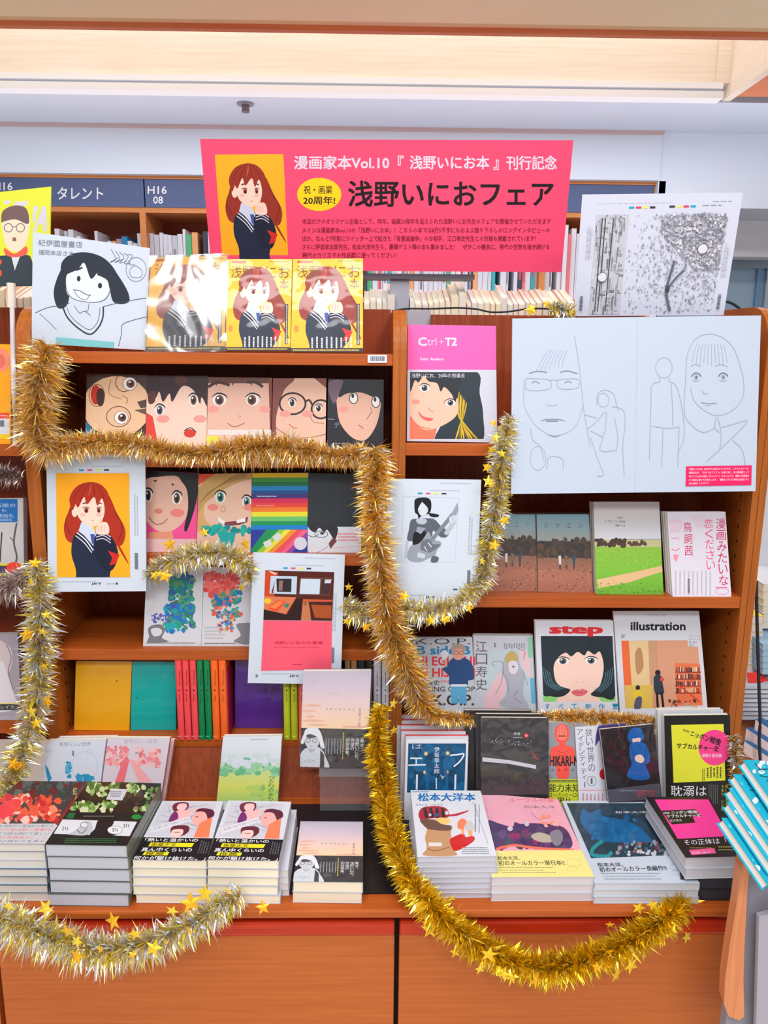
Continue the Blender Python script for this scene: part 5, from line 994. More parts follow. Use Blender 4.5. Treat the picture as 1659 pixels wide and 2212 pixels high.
# ---- right side: upright books behind the piles
i0 = [(877, 1601.5), (1012, 1601), (1007, 1712), (874, 1712)]
def a_i0(A):
    A.poly(i0, (218, 220, 230)); c = [(882, 1606), (1007, 1606), (1003, 1712), (879, 1712)]; A.setclip(c); A.poly(c, (18, 76, 116)); A.scatter(50, 885, 1610, 1003, 1710, 4, 14, [(20, 90, 134), (14, 64, 100), (24, 100, 146)], 4, 7); W = (226, 230, 240)
    for x, y in ((920, 1628), (967, 1627), (918, 1668), (965, 1668)): A.el(x, y, 4.6, 5, (170, 140, 90)); A.el(x, y, 2.6, 2.8, (230, 220, 190))
    A.vtext('伊坂幸太郎', 943.5, 1613, 1672, 11, W); A.tiny(940, 1680, 944, 1706, 1, W, vert=True, fill=.7)
    A.text('ツ', 972, 1628, 1003, 1660, W) if 0 else (A.line([(972, 1632), (988, 1630), (1002, 1629), (994, 1644), (980, 1656)], 3.2, W), A.line([(886, 1638), (912, 1638)], 3.2, W, False), A.line([(899, 1638), (899, 1652)], 2.6, W, False), A.line([(882, 1653), (920, 1652)], 3.2, W, False))
    A.line([(901, 1673), (900, 1706)], 4, W, False); A.line([(984, 1673), (983, 1706)], 4, W, False); A.text('は', 890, 1607, 912, 1618, (170, 180, 196)); A.poly([(950, 1672), (958, 1678), (964, 1672), (956, 1684)], (180, 180, 180))
    A.line([(916, 1655), (922, 1670), (924, 1712)], 5, (30, 100, 150)); A.line([(958, 1655), (964, 1670), (966, 1712)], 5, (30, 100, 150))
for k, (xa, xb, y) in list(enumerate(((876, 1012, 1591), (867, 1006, 1580), (866, 1003, 1568), (858, 994, 1557), (862, 994, 1545))))[::-1]:
    book([(xa, y), (xb, y), (xb-3, 1712), (xa-3, 1712)], None, 'white hardback with red endpapers, %s behind the blue night cover' % ('directly', 'second', 'third', 'fourth', 'rearmost')[k], Y=1.588+.018*(k+1), lean=11, th=.016, cover=(214, 214, 222), back=(206, 70, 76), spine=(206, 206, 214), drop=COUNTER, hard=1, pages=(240, 232, 226), group='blue night novels')
book(i0, a_i0, 'novel with a dark blue night cover and white strokes, front of its row', Y=1.588, lean=11, th=.016, cover=(218, 220, 230), drop=COUNTER, hard=1)
z0_ = [(1040, 1550), (1184.5, 1551), (1186, 1720), (1041.5, 1720)]
def a_z0(A):
    A.poly(z0_, (42, 40, 46)); A.scatter(120, 1042, 1560, 1184, 1715, 2, 8, [(50, 46, 50), (36, 34, 40), (56, 50, 52), (46, 44, 52)], 4, 6); A.poly([(1042, 1636), (1100, 1642), (1158, 1653), (1158, 1661), (1100, 1650), (1042, 1645)], (206, 208, 216)); A.scatter(60, 1052, 1596, 1150, 1612, .4, 1.4, [(200, 204, 214), (150, 150, 160)], 5, 5)
    A.text('零落', 1109, 1582, 1124, 1588, (210, 210, 216)); A.tiny(1109, 1592, 1130, 1595, 1, (180, 180, 190)); A.el(1137, 1589, 5, 5, (226, 30, 60)); A.el(1137, 1589, 2, 2, (250, 190, 190)); A.line([(1149, 1622), (1156, 1636), (1164, 1641)], 2.6, (190, 30, 40), taper=True)
book([(x-37, y-16) for x, y in z0_], None, 'rearmost of the three black wrapped books', Y=1.63, lean=10, th=.013, cover=(40, 38, 44), m=M_WRAP, drop=COUNTER, group='black wrapped comics')
book([(x-12, y-8) for x, y in z0_], None, 'middle one of the three black wrapped books', Y=1.612, lean=10, th=.013, cover=(44, 40, 46), m=M_WRAP, drop=COUNTER, group='black wrapped comics')
book(z0_, a_z0, 'black wrapped comic with a single white brush stroke', Y=1.595, lean=10, th=.013, cover=(40, 38, 44), m=M_WRAP, drop=COUNTER, group='black wrapped comics', film=True)
rg = [(1185, 1560), (1270, 1562), (1276, 1736), (1186, 1735)]
def a_rg(A):
    A.poly(rg, (150, 154, 164)); Rd = (250, 84, 70); A.el(1214, 1585, 16, 22, Rd); A.el(1214, 1583, 12, 18, (252, 130, 110)); A.poly([(1209, 1600), (1220, 1600), (1222, 1620), (1206, 1620)], Rd)
    A.blob([(1190, 1618), (1208, 1610), (1224, 1610), (1240, 1618), (1242, 1650), (1232, 1646), (1230, 1632), (1228, 1680), (1204, 1680), (1200, 1636), (1196, 1650), (1188, 1652)], Rd)
    for k in range(5): A.line([(1203+k*5, 1566), (1202+k*6, 1590)], .8, (206, 40, 40), False); A.line([(1204, 1622+k*7), (1214, 1626+k*7), (1226, 1622+k*7)], .9, (206, 40, 40))
    A.text('HIKARI-MAN', 1187, 1633, 1272, 1655, (30, 26, 26), .03); A.line([(1206, 1590), (1222, 1590)], 2, (120, 20, 30), False)
    for i, ch in enumerate('山本英夫'): A.text(ch, 1189+i*15, 1660, 1196+i*15, 1666, (50, 40, 44))
    A.poly([(1184, 1683), (1276, 1683), (1278, 1740), (1184, 1740)], (206, 214, 50)); A.rect(1184, 1685, 1276, 1690, (40, 40, 30)); A.tiny(1188, 1686, 1260, 1689, 1, (226, 230, 90)); A.text('能力未知', 1186, 1693, 1252, 1711, (36, 36, 26), .01); A.text('スーパーヒーロー', 1186, 1712, 1254, 1722, (36, 36, 26), .01); A.text('男!?', 1203, 1723, 1232, 1736, (36, 36, 26), .01)
book(rg, a_rg, 'comic with a glowing red figure on grey and a lime band', Y=1.606, lean=9, th=.014, cover=(150, 154, 164), m=M_WRAP, drop=COUNTER)
nw = [(1242, 1571), (1352, 1562), (1362, 1730), (1251, 1735)]
def a_nw(A):
    A.poly(nw, (220, 220, 232)); K = (96, 96, 110); A.vtext('狭い世界の', 1271, 1573, 1668, 15, K, 0, 8); A.vtext('アイデンティティー', 1252, 1574, 1702, 13, K, 0, 12); A.ring(1278, 1687, 10, 10.5, 1, K); A.text('1', 1276, 1681, 1280, 1693, K)
    A.blob([(1290, 1576), (1300, 1566), (1352, 1560), (1350, 1600), (1300, 1596), (1286, 1612)], (84, 66, 150)); A.el(1304, 1672, 9, 12, (200, 30, 50)); A.tiny(1254, 1705, 1312, 1709, 1, (240, 130, 140)); A.tiny(1256, 1713, 1306, 1734, 6, (200, 130, 144), vert=True, fill=.4)
book(nw, a_nw, 'white comic with a tall thin title and violet corner', Y=1.60, lean=10, yaw=2, th=.014, cover=(214, 214, 226), drop=COUNTER)
db = [(1296, 1576), (1412, 1564), (1430, 1722), (1315, 1732)]
def a_db(A):
    A.poly(db, (44, 36, 42)); A.poly([(1300, 1580), (1408, 1569), (1424, 1692), (1312, 1706)], (34, 26, 30)); A.scatter(40, 1312, 1600, 1352, 1660, 2, 6, [(70, 24, 28), (50, 24, 30)], 4, 4); A.text('2', 1334, 1581, 1342, 1595, (120, 30, 36)); Bl = (16, 96, 176)
    A.blob([(1356, 1590), (1362, 1576), (1374, 1571), (1386, 1576), (1391, 1590), (1386, 1602), (1370, 1606), (1358, 1600)], Bl); A.blob([(1366, 1596), (1378, 1592), (1384, 1596), (1380, 1606), (1370, 1608)], (240, 200, 190)); A.line([(1358, 1594), (1384, 1590)], 6, Bl, False)
    A.blob([(1362, 1608), (1378, 1602), (1394, 1608), (1404, 1630), (1402, 1648), (1394, 1652), (1404, 1676), (1396, 1684), (1370, 1684), (1354, 1674), (1364, 1652), (1360, 1630)], Bl); A.blob([(1372, 1634), (1384, 1630), (1392, 1640), (1386, 1648), (1374, 1644)], (240, 206, 190)); A.line([(1364, 1612), (1370, 1640)], 1, (10, 60, 120), False); A.line([(1396, 1612), (1392, 1650)], 1, (10, 60, 120), False)
    A.poly([(1312, 1706), (1424, 1692), (1432, 1724), (1316, 1734)], (84, 82, 94)); A.tiny(1340, 1706, 1400, 1710, 1, (140, 150, 160)); A.text('寄生', 1374, 1706, 1420, 1722, (176, 70, 90))
book(db, a_db, 'dark wrapped comic with a small hooded blue figure', Y=1.578, lean=11, yaw=2, th=.012, cover=(52, 46, 54), m=M_WRAP, drop=COUNTER, film=True)
ny = [(1435, 1546), (1577, 1544.5), (1579, 1758), (1440, 1758)]
def a_ny(A):
    A.poly(ny, (26, 24, 26)); A.poly([(1450, 1566), (1563, 1564), (1567, 1686), (1455, 1691)], (224, 224, 52)); A.el(1544, 1615, 35, 38.5, (246, 66, 140), n=40); K = (40, 26, 30)
    A.text('NHK', 0, 0, 0, 0, K, .02, quad=[(1476, 1574), (1490, 1579), (1489, 1584), (1475, 1579)]); A.text('ニッポン戦後', 0, 0, 0, 0, K, .03, quad=[(1493, 1577), (1560, 1597), (1556, 1612), (1490, 1590)]); A.text('サブカルチャー史', 0, 0, 0, 0, K, .03, quad=[(1462, 1604), (1554, 1611), (1553, 1624), (1461, 1617)]); A.text('深掘り進化論', 1516, 1628, 1559, 1636, (246, 200, 226), .02)
    for i in range(5): A.tiny(1526+i*7, 1656, 1530+i*7, 1680, 1, (60, 56, 30), vert=True, seed=i, fill=.8)
    A.tiny(1516, 1660, 1523, 1690, 2, (110, 106, 40), vert=True); W = (220, 220, 230); A.text('耽溺は', 1449, 1697, 1526, 1720, W, .005)
    A.tiny(1530, 1694, 1552, 1736, 5, (110, 106, 110), vert=True, fill=.4); A.vtext('新しい若者に', 1570, 1694, 1752, 6, (180, 190, 60)); A.vtext('今また、いかに', 1561, 1695, 1752, 6, (180, 190, 60))
book([(x-15, y-12) for x, y in ny], None, 'black and white paperback behind the yellow and pink one', Y=1.60, lean=8, th=.015, cover=(200, 204, 214), spine=(26, 24, 26), drop=COUNTER)
book(ny, a_ny, 'black paperback with a yellow square and big pink disc standing at the right', Y=1.58, lean=8, th=.015, cover=(26, 24, 26), back=(200, 200, 210), drop=COUNTER)
# ---- right side: flat piles
m1 = [(887, 1707), (1038, 1708), (1073, 1849.5), (902, 1851)]
def a_m1(A):
    A.poly(m1, (220, 222, 232)); A.text('松本大洋本', 902, 1713, 1027, 1731, (20, 110, 176), .03); A.text('松本人志　大友克洋', 898, 1736, 956, 1741, (110, 120, 140)); A.rect(890, 1708.5, 926, 1711.5, (150, 170, 196))
    A.blob([(904, 1760), (912, 1745), (940, 1741), (962, 1745), (970, 1756), (966, 1766), (930, 1768), (912, 1774)], (176, 40, 60))
    for k in range(4): A.poly([(914+k*13, 1746), (920+k*13, 1744), (926+k*12, 1766), (918+k*12, 1768)], (60, 40, 44))
    A.line([(964, 1762), (985, 1760), (1013, 1751)], 5, (190, 44, 70), taper=True); A.el(944, 1760, 5, 4, (30, 90, 150)); A.el(965, 1756, 4, 4, (214, 220, 226)); A.el(929, 1760, 3, 3, (206, 210, 216))
    A.blob([(944, 1768), (958, 1766), (972, 1770), (970, 1778), (956, 1782), (944, 1780)], (246, 200, 120)); A.blob([(910, 1772), (940, 1770), (948, 1780), (976, 1784), (974, 1800), (980, 1834), (984, 1848), (916, 1848), (922, 1832), (918, 1810), (922, 1790)], (196, 150, 110)); A.blob([(908, 1770), (940, 1772), (954, 1780), (974, 1784), (970, 1794), (930, 1792), (916, 1784)], (110, 80, 70)); A.rect(926, 1820, 954, 1828, (226, 220, 222)); A.line([(922, 1832), (940, 1838), (970, 1830)], 2, (150, 100, 70))
    A.blob([(973, 1812), (1000, 1800), (1006, 1808), (1022, 1806), (1024, 1816), (1000, 1832), (982, 1838), (974, 1826)], (206, 36, 36)); A.poly([(996, 1790), (1003, 1790), (1002, 1803), (998, 1803)], (250, 170, 110)); A.blob([(989, 1776), (998, 1768), (1008, 1774), (1008, 1790), (990, 1790)], (250, 130, 90)); A.poly([(1010, 1792), (1021, 1792), (1020, 1806), (1013, 1806)], (250, 170, 110)); A.blob([(1002, 1790), (1014, 1772), (1028, 1788), (1020, 1794)], (206, 202, 206))
    A.tiny(1024, 1736, 1030, 1800, 1, (120, 130, 150), vert=True, seed=3); A.tiny(1033, 1738, 1037, 1800, 1, (120, 130, 150), vert=True, seed=4); A.line([(1022, 1732), (1054, 1822)], .8, (120, 130, 150), False); A.tiny(998, 1829, 1062, 1846, 4, (130, 140, 160), seed=6)
stack(m1, 1941, 8, a_m1, 'magazine with a striped-cap figure and ice cream', cover=(196, 198, 212), pages=(206, 204, 214), m=M_WRAP, seed=11, jit=.003, cat='magazine')
m2 = [(1036, 1714), (1206, 1727), (1284, 1894), (1062, 1895)]
def a_m2(A):
    A.poly(m2, (238, 170, 190)); A.text('ルーヴルの猫', 1099, 1722, 1196, 1733, (230, 90, 110)); A.text('松本大洋', 1132, 1740, 1199, 1746, (120, 80, 96)); A.text('上', 1196, 1748, 1200, 1751, (120, 80, 96)); A.line([(1147, 1754), (1156, 1764), (1168, 1770), (1190, 1764)], 1, (150, 90, 110))
    A.blob([(1050, 1790), (1056, 1772), (1076, 1778), (1106, 1786), (1112, 1776), (1126, 1780), (1150, 1778), (1210, 1784), (1232, 1806), (1232, 1832), (1180, 1834), (1110, 1828), (1060, 1832)], (78, 50, 100)); A.scatter(60, 1062, 1800, 1230, 1832, 3, 10, [(60, 40, 80), (120, 40, 110), (96, 70, 120), (150, 40, 100), (70, 70, 96)], 4, 6)
    A.blob([(1148, 1804), (1166, 1798), (1190, 1806), (1200, 1816), (1176, 1820), (1154, 1814)], (190, 176, 160)); A.blob([(1188, 1800), (1206, 1792), (1216, 1806), (1210, 1824), (1196, 1824)], (130, 130, 146)); A.el(1102, 1790, 6, 5, (214, 200, 214)); A.el(1138, 1780, 5, 5, (206, 206, 220)); A.scatter(14, 1170, 1760, 1205, 1784, 2, 6, [(250, 150, 120), (244, 180, 170)], 5, 6)
    A.line([(1072, 1834), (1110, 1826), (1160, 1832), (1240, 1836)], 5, (250, 120, 90)); A.poly([(1070, 1838), (1256, 1836), (1286, 1896), (1060, 1896)], (238, 228, 140)); K = (96, 84, 60)
    A.text('松本大洋、', 0, 0, 0, 0, K, .02, quad=[(1074, 1849), (1122, 1849), (1124, 1858), (1075, 1858)]); A.text('初のオールカラー単行本!!', 0, 0, 0, 0, K, .02, quad=[(1076, 1859), (1217, 1858), (1222, 1869), (1078, 1870)]); A.tiny(1080, 1872, 1200, 1876, 1, (170, 160, 110)); A.tiny(1080, 1878, 1180, 1881, 1, (170, 160, 110), seed=3); A.tiny(1084, 1883, 1216, 1886, 1, (150, 140, 100), seed=5); A.ring(1240, 1864, 16, 9, .8, (214, 200, 110)); A.ring(1236, 1876, 12, 6, .8, (214, 200, 110))
stack(m2, 1946, 3, a_m2, 'large pink comic with a yellow band', cover=(200, 206, 214), pages=(214, 206, 210), m=M_WRAP, seed=12)
m3 = [(1214, 1730), (1389, 1729.5), (1512, 1908), (1285, 1908)]
def a_m3(A):
    A.poly(m3, (196, 206, 220)); c = [(1224, 1735), (1392, 1735), (1460, 1847), (1277, 1854)]; A.setclip(c); A.poly(c, (30, 56, 72)); A.scatter(90, 1226, 1736, 1456, 1850, 4, 14, [(34, 62, 78), (26, 50, 66), (40, 66, 84)], 4, 7); A.setclip(c)
    A.blob([(1256, 1752), (1262, 1748), (1274, 1756), (1296, 1748), (1302, 1762), (1330, 1768), (1370, 1780), (1396, 1800), (1410, 1822), (1380, 1822), (1330, 1820), (1290, 1814), (1270, 1796), (1254, 1774)], (14, 96, 150)); A.scatter(40, 1270, 1764, 1380, 1812, 3, 9, [(20, 106, 160), (12, 86, 138)], 5, 7)
    A.line([(1302, 1816), (1282, 1832), (1280, 1846), (1310, 1850), (1322, 1840)], 8, (30, 140, 150)); A.scatter(80, 1332, 1818, 1450, 1842, 2, 6, [(30, 34, 50), (110, 60, 70), (150, 150, 160), (70, 70, 96), (170, 90, 70), (60, 110, 130)], 6, 5); A.scatter(20, 1350, 1838, 1450, 1846, 2, 6, [(190, 196, 206)], 7, 5)
    A.setclip(m3); A.text('松本大洋', 1329, 1752, 1396, 1757, (226, 226, 236)); A.text('下', 1393, 1759, 1397, 1762, (200, 200, 210)); K = (60, 70, 84)
    A.text('松本大洋、', 0, 0, 0, 0, K, .02, quad=[(1289, 1863), (1344, 1863), (1347, 1872), (1291, 1872)]); A.text('初のオールカラー長編作!!', 0, 0, 0, 0, K, .02, quad=[(1293, 1873), (1438, 1869), (1442, 1880), (1296, 1884)]); A.tiny(1298, 1885, 1430, 1888, 1, (130, 142, 156)); A.tiny(1302, 1891, 1420, 1894, 1, (130, 142, 156), seed=3); A.tiny(1306, 1897, 1444, 1900, 1, (130, 142, 156), seed=5); A.ring(1462, 1872, 14, 8, .8, (160, 176, 196)); A.ring(1468, 1884, 16, 6, .8, (160, 176, 196))
stack(m3, 1953, 3, a_m3, 'large dark blue comic with a blue animal', cover=(190, 202, 216), pages=(206, 208, 216), m=M_WRAP, seed=13)
zD = P(1540, 1897, PZ(1540, 1946, COUNTER).y).z
ms = [(1460, 1800), (1570, 1800), (1598, 1897), (1470, 1897)]
stack(ms, 1946, 2, None, 'dark comic underneath the pink and black paperbacks', cover=(40, 38, 44), pages=(60, 58, 66), m=M_WRAP, seed=14)
m4 = [(1394, 1721), (1533, 1721), (1601, 1850), (1481, 1853)]
def a_m4(A):
    A.poly(m4, (24, 22, 26)); Pk = (250, 60, 160); A.poly([(1414, 1727), (1530, 1727), (1575, 1806), (1464, 1812)], Pk); A.poly([(1428, 1751), (1502, 1748), (1516, 1763), (1496, 1763), (1502, 1777), (1452, 1781)], (24, 22, 26)); W = (222, 220, 230)
    A.text('NHK', 1434, 1754, 1447, 1758, W, .02); A.text('ニッポン戦後', 0, 0, 0, 0, W, .02, quad=[(1449, 1752), (1505, 1750), (1508, 1757), (1451, 1758)]); A.text('サブカルチャー史', 0, 0, 0, 0, W, .02, quad=[(1438, 1760), (1512, 1757), (1515, 1764), (1441, 1767)]); A.text('宮沢章夫', 0, 0, 0, 0, W, quad=[(1446, 1770), (1472, 1769), (1474, 1774), (1448, 1775)])
    A.poly([(1464, 1812), (1577, 1806), (1603, 1851), (1481, 1854)], (30, 26, 30)); A.text('その正体は「', 0, 0, 0, 0, W, .005, quad=[(1476, 1814), (1570, 1809), (1574, 1822), (1480, 1826)]); A.poly([(1488, 1836), (1543, 1832), (1547, 1843), (1494, 1847)], (250, 90, 160)); A.text('1945-2014', 0, 0, 0, 0, W, quad=[(1494, 1840), (1534, 1838), (1535, 1843), (1496, 1845)]); A.tiny(1490, 1830, 1540, 1833, 1, (206, 150, 50)); A.tiny(1552, 1828, 1592, 1831, 1, (190, 200, 60)); A.tiny(1552, 1834, 1598, 1837, 1, (190, 200, 60), seed=3); A.line([(1482, 1854), (1600, 1851)], 1.6, (236, 60, 140), False)
stack(m4, 1897, 2, a_m4, 'black paperback with a pink jagged block', zb=zD+.002, cover=(206, 208, 218), spine=(30, 28, 32), pages=(206, 204, 212), seed=15)
# ================================================================ tinsel garlands
def star_mesh(parent, p, r, col, rot, tiltx, tilty, m=M_STARF):
    M = Matrix.Rotation(tilty, 3, 'Z') @ Matrix.Rotation(tiltx, 3, 'X') @ Matrix.Rotation(rot, 3, 'Y'); c = Vector(p); mb = MB(col)
    ring = [M @ Vector((cos(pi/2+k*pi/5)*(r if k % 2 == 0 else r*.42), 0, sin(pi/2+k*pi/5)*(r if k % 2 == 0 else r*.42))) + c for k in range(10)]
    f, b = c+M @ Vector((0, -r*.14, 0)), c+M @ Vector((0, r*.05, 0))
    for k in range(10): mb.poly([f, ring[k], ring[(k+1) % 10]]); mb.poly([b, ring[(k+1) % 10], ring[k]])
    return mb.build('star', m, parent)
def garland(path, label, pal, dens=9000, rad=None, wid=.0011, stars=(), seed=1, droop=.12, core=(170, 130, 40), group=None, cat='tinsel garland', starY=-.045):
    """path: (px, py, Y, radius px)"""
    R = random.Random(seed); pts = []
    for px, py, Y, r in path:
        v = P(px, py, Y); pts.append((v.x, v.y, v.z, r*(v-CAM).length/F))
    sp_ = smooth(pts, False, 8); root = empty('tinsel_garland', sp_[0][:3], label, cat, group or 'tinsel garlands')
    mb = MB(core); mb.tube([Vector(p[:3]) for p in sp_], .0016, 6); mb.build('wire', M_FOIL, root)
    vs, fs, cs = [], [], []
    for i in range(len(sp_)-1):
        a, b = Vector(sp_[i][:3]), Vector(sp_[i+1][:3]); t = (b-a); ln = t.length
        if ln < 1e-6: continue
        t.normalize(); u = t.cross(Vector((0, 1, 0))); u.normalize(); w_ = t.cross(u); clump = R.uniform(.86, 1.12)
        for _ in range(int(ln*dens*1.25)+1):
            s_ = R.random(); o = a+(b-a)*s_; rr = (sp_[i][3]*(1-s_)+sp_[i+1][3]*s_)*R.uniform(.55, 1.18)*clump; th = R.uniform(0, 2*pi)
            d = (u*cos(th)+w_*sin(th)*.75+t*R.gauss(0, .28)).normalized(); side = (t*R.gauss(1, .5)+Vector((R.gauss(0, .5), R.gauss(0, .5), R.gauss(0, .5)))).normalized(); side = (side-d*side.dot(d)).normalized()*wid*(R.uniform(.4, 1.1) if R.random() < .93 else 2.2)
            m_ = o+d*rr*.55+Vector((0, 0, -droop*rr*.2)); e = o+d*rr+Vector((R.gauss(0, .1)*rr, 0, -droop*rr+R.gauss(0, .1)*rr)); k = len(vs)
            vs += [o-side, o+side, m_-side, m_+side, e]; c = lin(R.choice(pal)); fs += [(k, k+1, k+3, k+2), (k+2, k+3, k+4)]; cs += [c, c]
    o = mk('tinsel_strands', vs, fs, cs, M_FOIL, root); o['kind'] = 'stuff'
    for px, py, Y, r in stars:
        c = R.choice([(250, 206, 40), (252, 190, 30), (250, 220, 70), (236, 190, 30)])
        star_mesh(root, P(px, py, Y), r*(P(px, py, Y)-CAM).length/F, c, R.uniform(-.5, .5), R.uniform(-.5, .3), R.uniform(-.7, .7))
    return root
GOLD = [(248, 196, 70), (236, 176, 44), (255, 220, 110), (214, 150, 36), (255, 236, 180), (244, 190, 96), (240, 240, 246)]  # the near-white entry paints sparkle into some of the strands
PALE = [(246, 206, 130), (232, 186, 100), (252, 226, 170), (220, 170, 70), (240, 196, 80), (244, 238, 236), (228, 176, 60)]  # its near-white entry is painted sparkle as well
SILV = [(240, 243, 252), (226, 230, 242), (250, 238, 190), (236, 206, 70), (248, 232, 120), (226, 196, 170), (232, 234, 244), (226, 204, 50)]
BRT = [(255, 216, 30), (240, 192, 14), (226, 178, 12), (255, 236, 100), (206, 160, 12), (250, 200, 24)]
Yt = 1.655
garland([(102, 746, 1.66, 42), (88, 800, 1.64, 54), (80, 860, 1.64, 56), (76, 920, 1.64, 54), (95, 968, 1.64, 42), (150, 962, 1.65, 34), (220, 952, 1.655, 30), (290, 958, 1.655, 30), (360, 972, 1.655, 28), (430, 980, 1.655, 26), (500, 970, 1.65, 36), (560, 966, 1.65, 40), (620, 966, 1.65, 40), (680, 976, 1.655, 32), (740, 984, 1.655, 28), (790, 976, 1.65, 34)],
        'fluffy pale gold tinsel across the second shelf edge of the left unit', PALE, dens=9500, seed=1, droop=.15)
garland([(806, 968, 1.65, 40), (812, 1020, 1.64, 42), (806, 1080, 1.62, 40), (812, 1140, 1.60, 40), (818, 1200, 1.60, 42), (826, 1260, 1.60, 42), (836, 1320, 1.61, 44), (852, 1380, 1.62, 46), (872, 1430, 1.62, 46), (892, 1480, 1.63, 44), (916, 1525, 1.635, 34), (950, 1548, 1.65, 20), (1010, 1552, 1.66, 18), (1090, 1552, 1.667, 17), (1180, 1550, 1.66, 18), (1240, 1549, 1.65, 22), (1300, 1551, 1.648, 22), (1370, 1556, 1.648, 20), (1420, 1562, 1.66, 16)],
        'thick gold tinsel down the middle upright and behind the lower books', GOLD, dens=10500, seed=2, droop=.15)
garland([(1584, 1590, 1.60, 16), (1592, 1620, 1.585, 20), (1590, 1660, 1.58, 18), (1594, 1700, 1.575, 14)], 'short brown-gold tinsel end beside the yellow and pink disc paperback', [(190, 150, 80), (150, 110, 50), (220, 190, 130), (226, 226, 236)], dens=5000, seed=3)
garland([(76, 1215, 1.66, 26), (84, 1270, 1.655, 36), (88, 1330, 1.65, 38), (84, 1400, 1.65, 38), (82, 1470, 1.64, 36), (72, 1540, 1.62, 34), (56, 1600, 1.60, 34), (34, 1660, 1.57, 32), (4, 1720, 1.53, 30), (-40, 1780, 1.50, 30)],
        'silver and gold tinsel with stars down the left upright', SILV, dens=6500, seed=4, wid=.0015, stars=[(76, 1216, 1.60, 13), (67, 1256, 1.60, 12), (58, 1370, 1.59, 16), (100, 1328, 1.60, 11), (92, 1365, 1.60, 12), (102, 1515, 1.585, 16), (68, 1538, 1.57, 16), (78, 1562, 1.57, 13), (30, 1650, 1.52, 15), (112, 1408, 1.6, 11), (45, 1655, 1.52, 12), (95, 1440, 1.6, 10)])
garland([(-30, 1975, YFR-.03, 40), (30, 1992, YFR-.035, 42), (90, 2020, YFR-.04, 42), (150, 2040, YFR-.04, 42), (210, 2052, YFR-.04, 42), (280, 2046, YFR-.04, 42), (350, 2026, YFR-.04, 40), (410, 1998, YFR-.035, 38), (460, 1968, YFR-.03, 36), (500, 1944, YFR-.02, 34), (520, 1932, YFR-.015, 26)],
        'silver and gold tinsel swag with stars on the counter front at the left', SILV, dens=6500, seed=5, wid=.0016, droop=.2, stars=[(98, 1962, YFR-.06, 18), (244, 1990, YFR-.09, 19), (292, 2018, YFR-.09, 15), (332, 2048, YFR-.09, 17), (166, 2066, YFR-.09, 18), (146, 2012, YFR-.09, 17), (166, 2034, YFR-.09, 13), (216, 2050, YFR-.09, 9), (443, 1930, YFR-.07, 19), (412, 1950, YFR-.07, 22), (372, 1968, YFR-.07, 14), (408, 2010, YFR-.08, 13), (18, 1958, YFR-.06, 14), (286, 2062, YFR-.08, 9), (568, 1960, YFR-.05, 15), (494, 1925, YFR-.05, 10)])
garland([(322, 1246, 1.68, 20), (345, 1224, 1.66, 26), (390, 1204, 1.655, 30), (440, 1194, 1.655, 32), (490, 1196, 1.655, 32), (528, 1216, 1.655, 30), (540, 1250, 1.665, 22)],
        'silver and gold tinsel arching above the paint-splash books', SILV, dens=6500, seed=6, wid=.0015, stars=[(366, 1176, 1.62, 17), (357, 1244, 1.62, 16), (334, 1243, 1.62, 11), (530, 1176, 1.62, 16), (441, 1150, 1.66, 12), (522, 1269, 1.64, 11), (345, 1240, 1.62, 10)])
garland([(744, 1300, 1.67, 26), (790, 1330, 1.66, 30), (840, 1312, 1.66, 24), (890, 1318, 1.63, 30), (950, 1316, 1.63, 30), (1000, 1296, 1.64, 26), (1040, 1248, 1.66, 30), (1052, 1190, 1.66, 30), (1064, 1130, 1.66, 32), (1076, 1070, 1.655, 30), (1082, 1010, 1.65, 30), (1090, 950, 1.65, 28), (1102, 900, 1.665, 20)],
        'silver and gold star tinsel curving round the guitar drawing', SILV, dens=7000, seed=7, wid=.0014, stars=[(753, 1268, 1.64, 10), (748, 1342, 1.63, 10), (791, 1354, 1.60, 14), (873, 1288, 1.58, 15), (930, 1340, 1.59, 14), (962, 1338, 1.59, 13), (1014, 1314, 1.60, 12), (1090, 1124, 1.62, 15), (1067, 1178, 1.62, 14), (1042, 1212, 1.62, 11), (1055, 1040, 1.61, 15), (1062, 1045, 1.61, 9), (1070, 945, 1.62, 12), (1066, 914, 1.63, 10), (1062, 972, 1.62, 12), (1084, 980, 1.62, 10), (1052, 1010, 1.62, 13), (1106, 1068, 1.66, 5)])
garland([(1188, 668, 1.73, 14), (1204, 664, 1.73, 22), (1224, 672, 1.73, 20), (1240, 680, 1.74, 12)], 'silver tinsel tuft with stars on top of the right shelf', SILV[:5], dens=5500, seed=8, wid=.002, stars=[(1147, 669, 1.72, 15), (1180, 657, 1.72, 11), (1235, 676, 1.71, 10)])
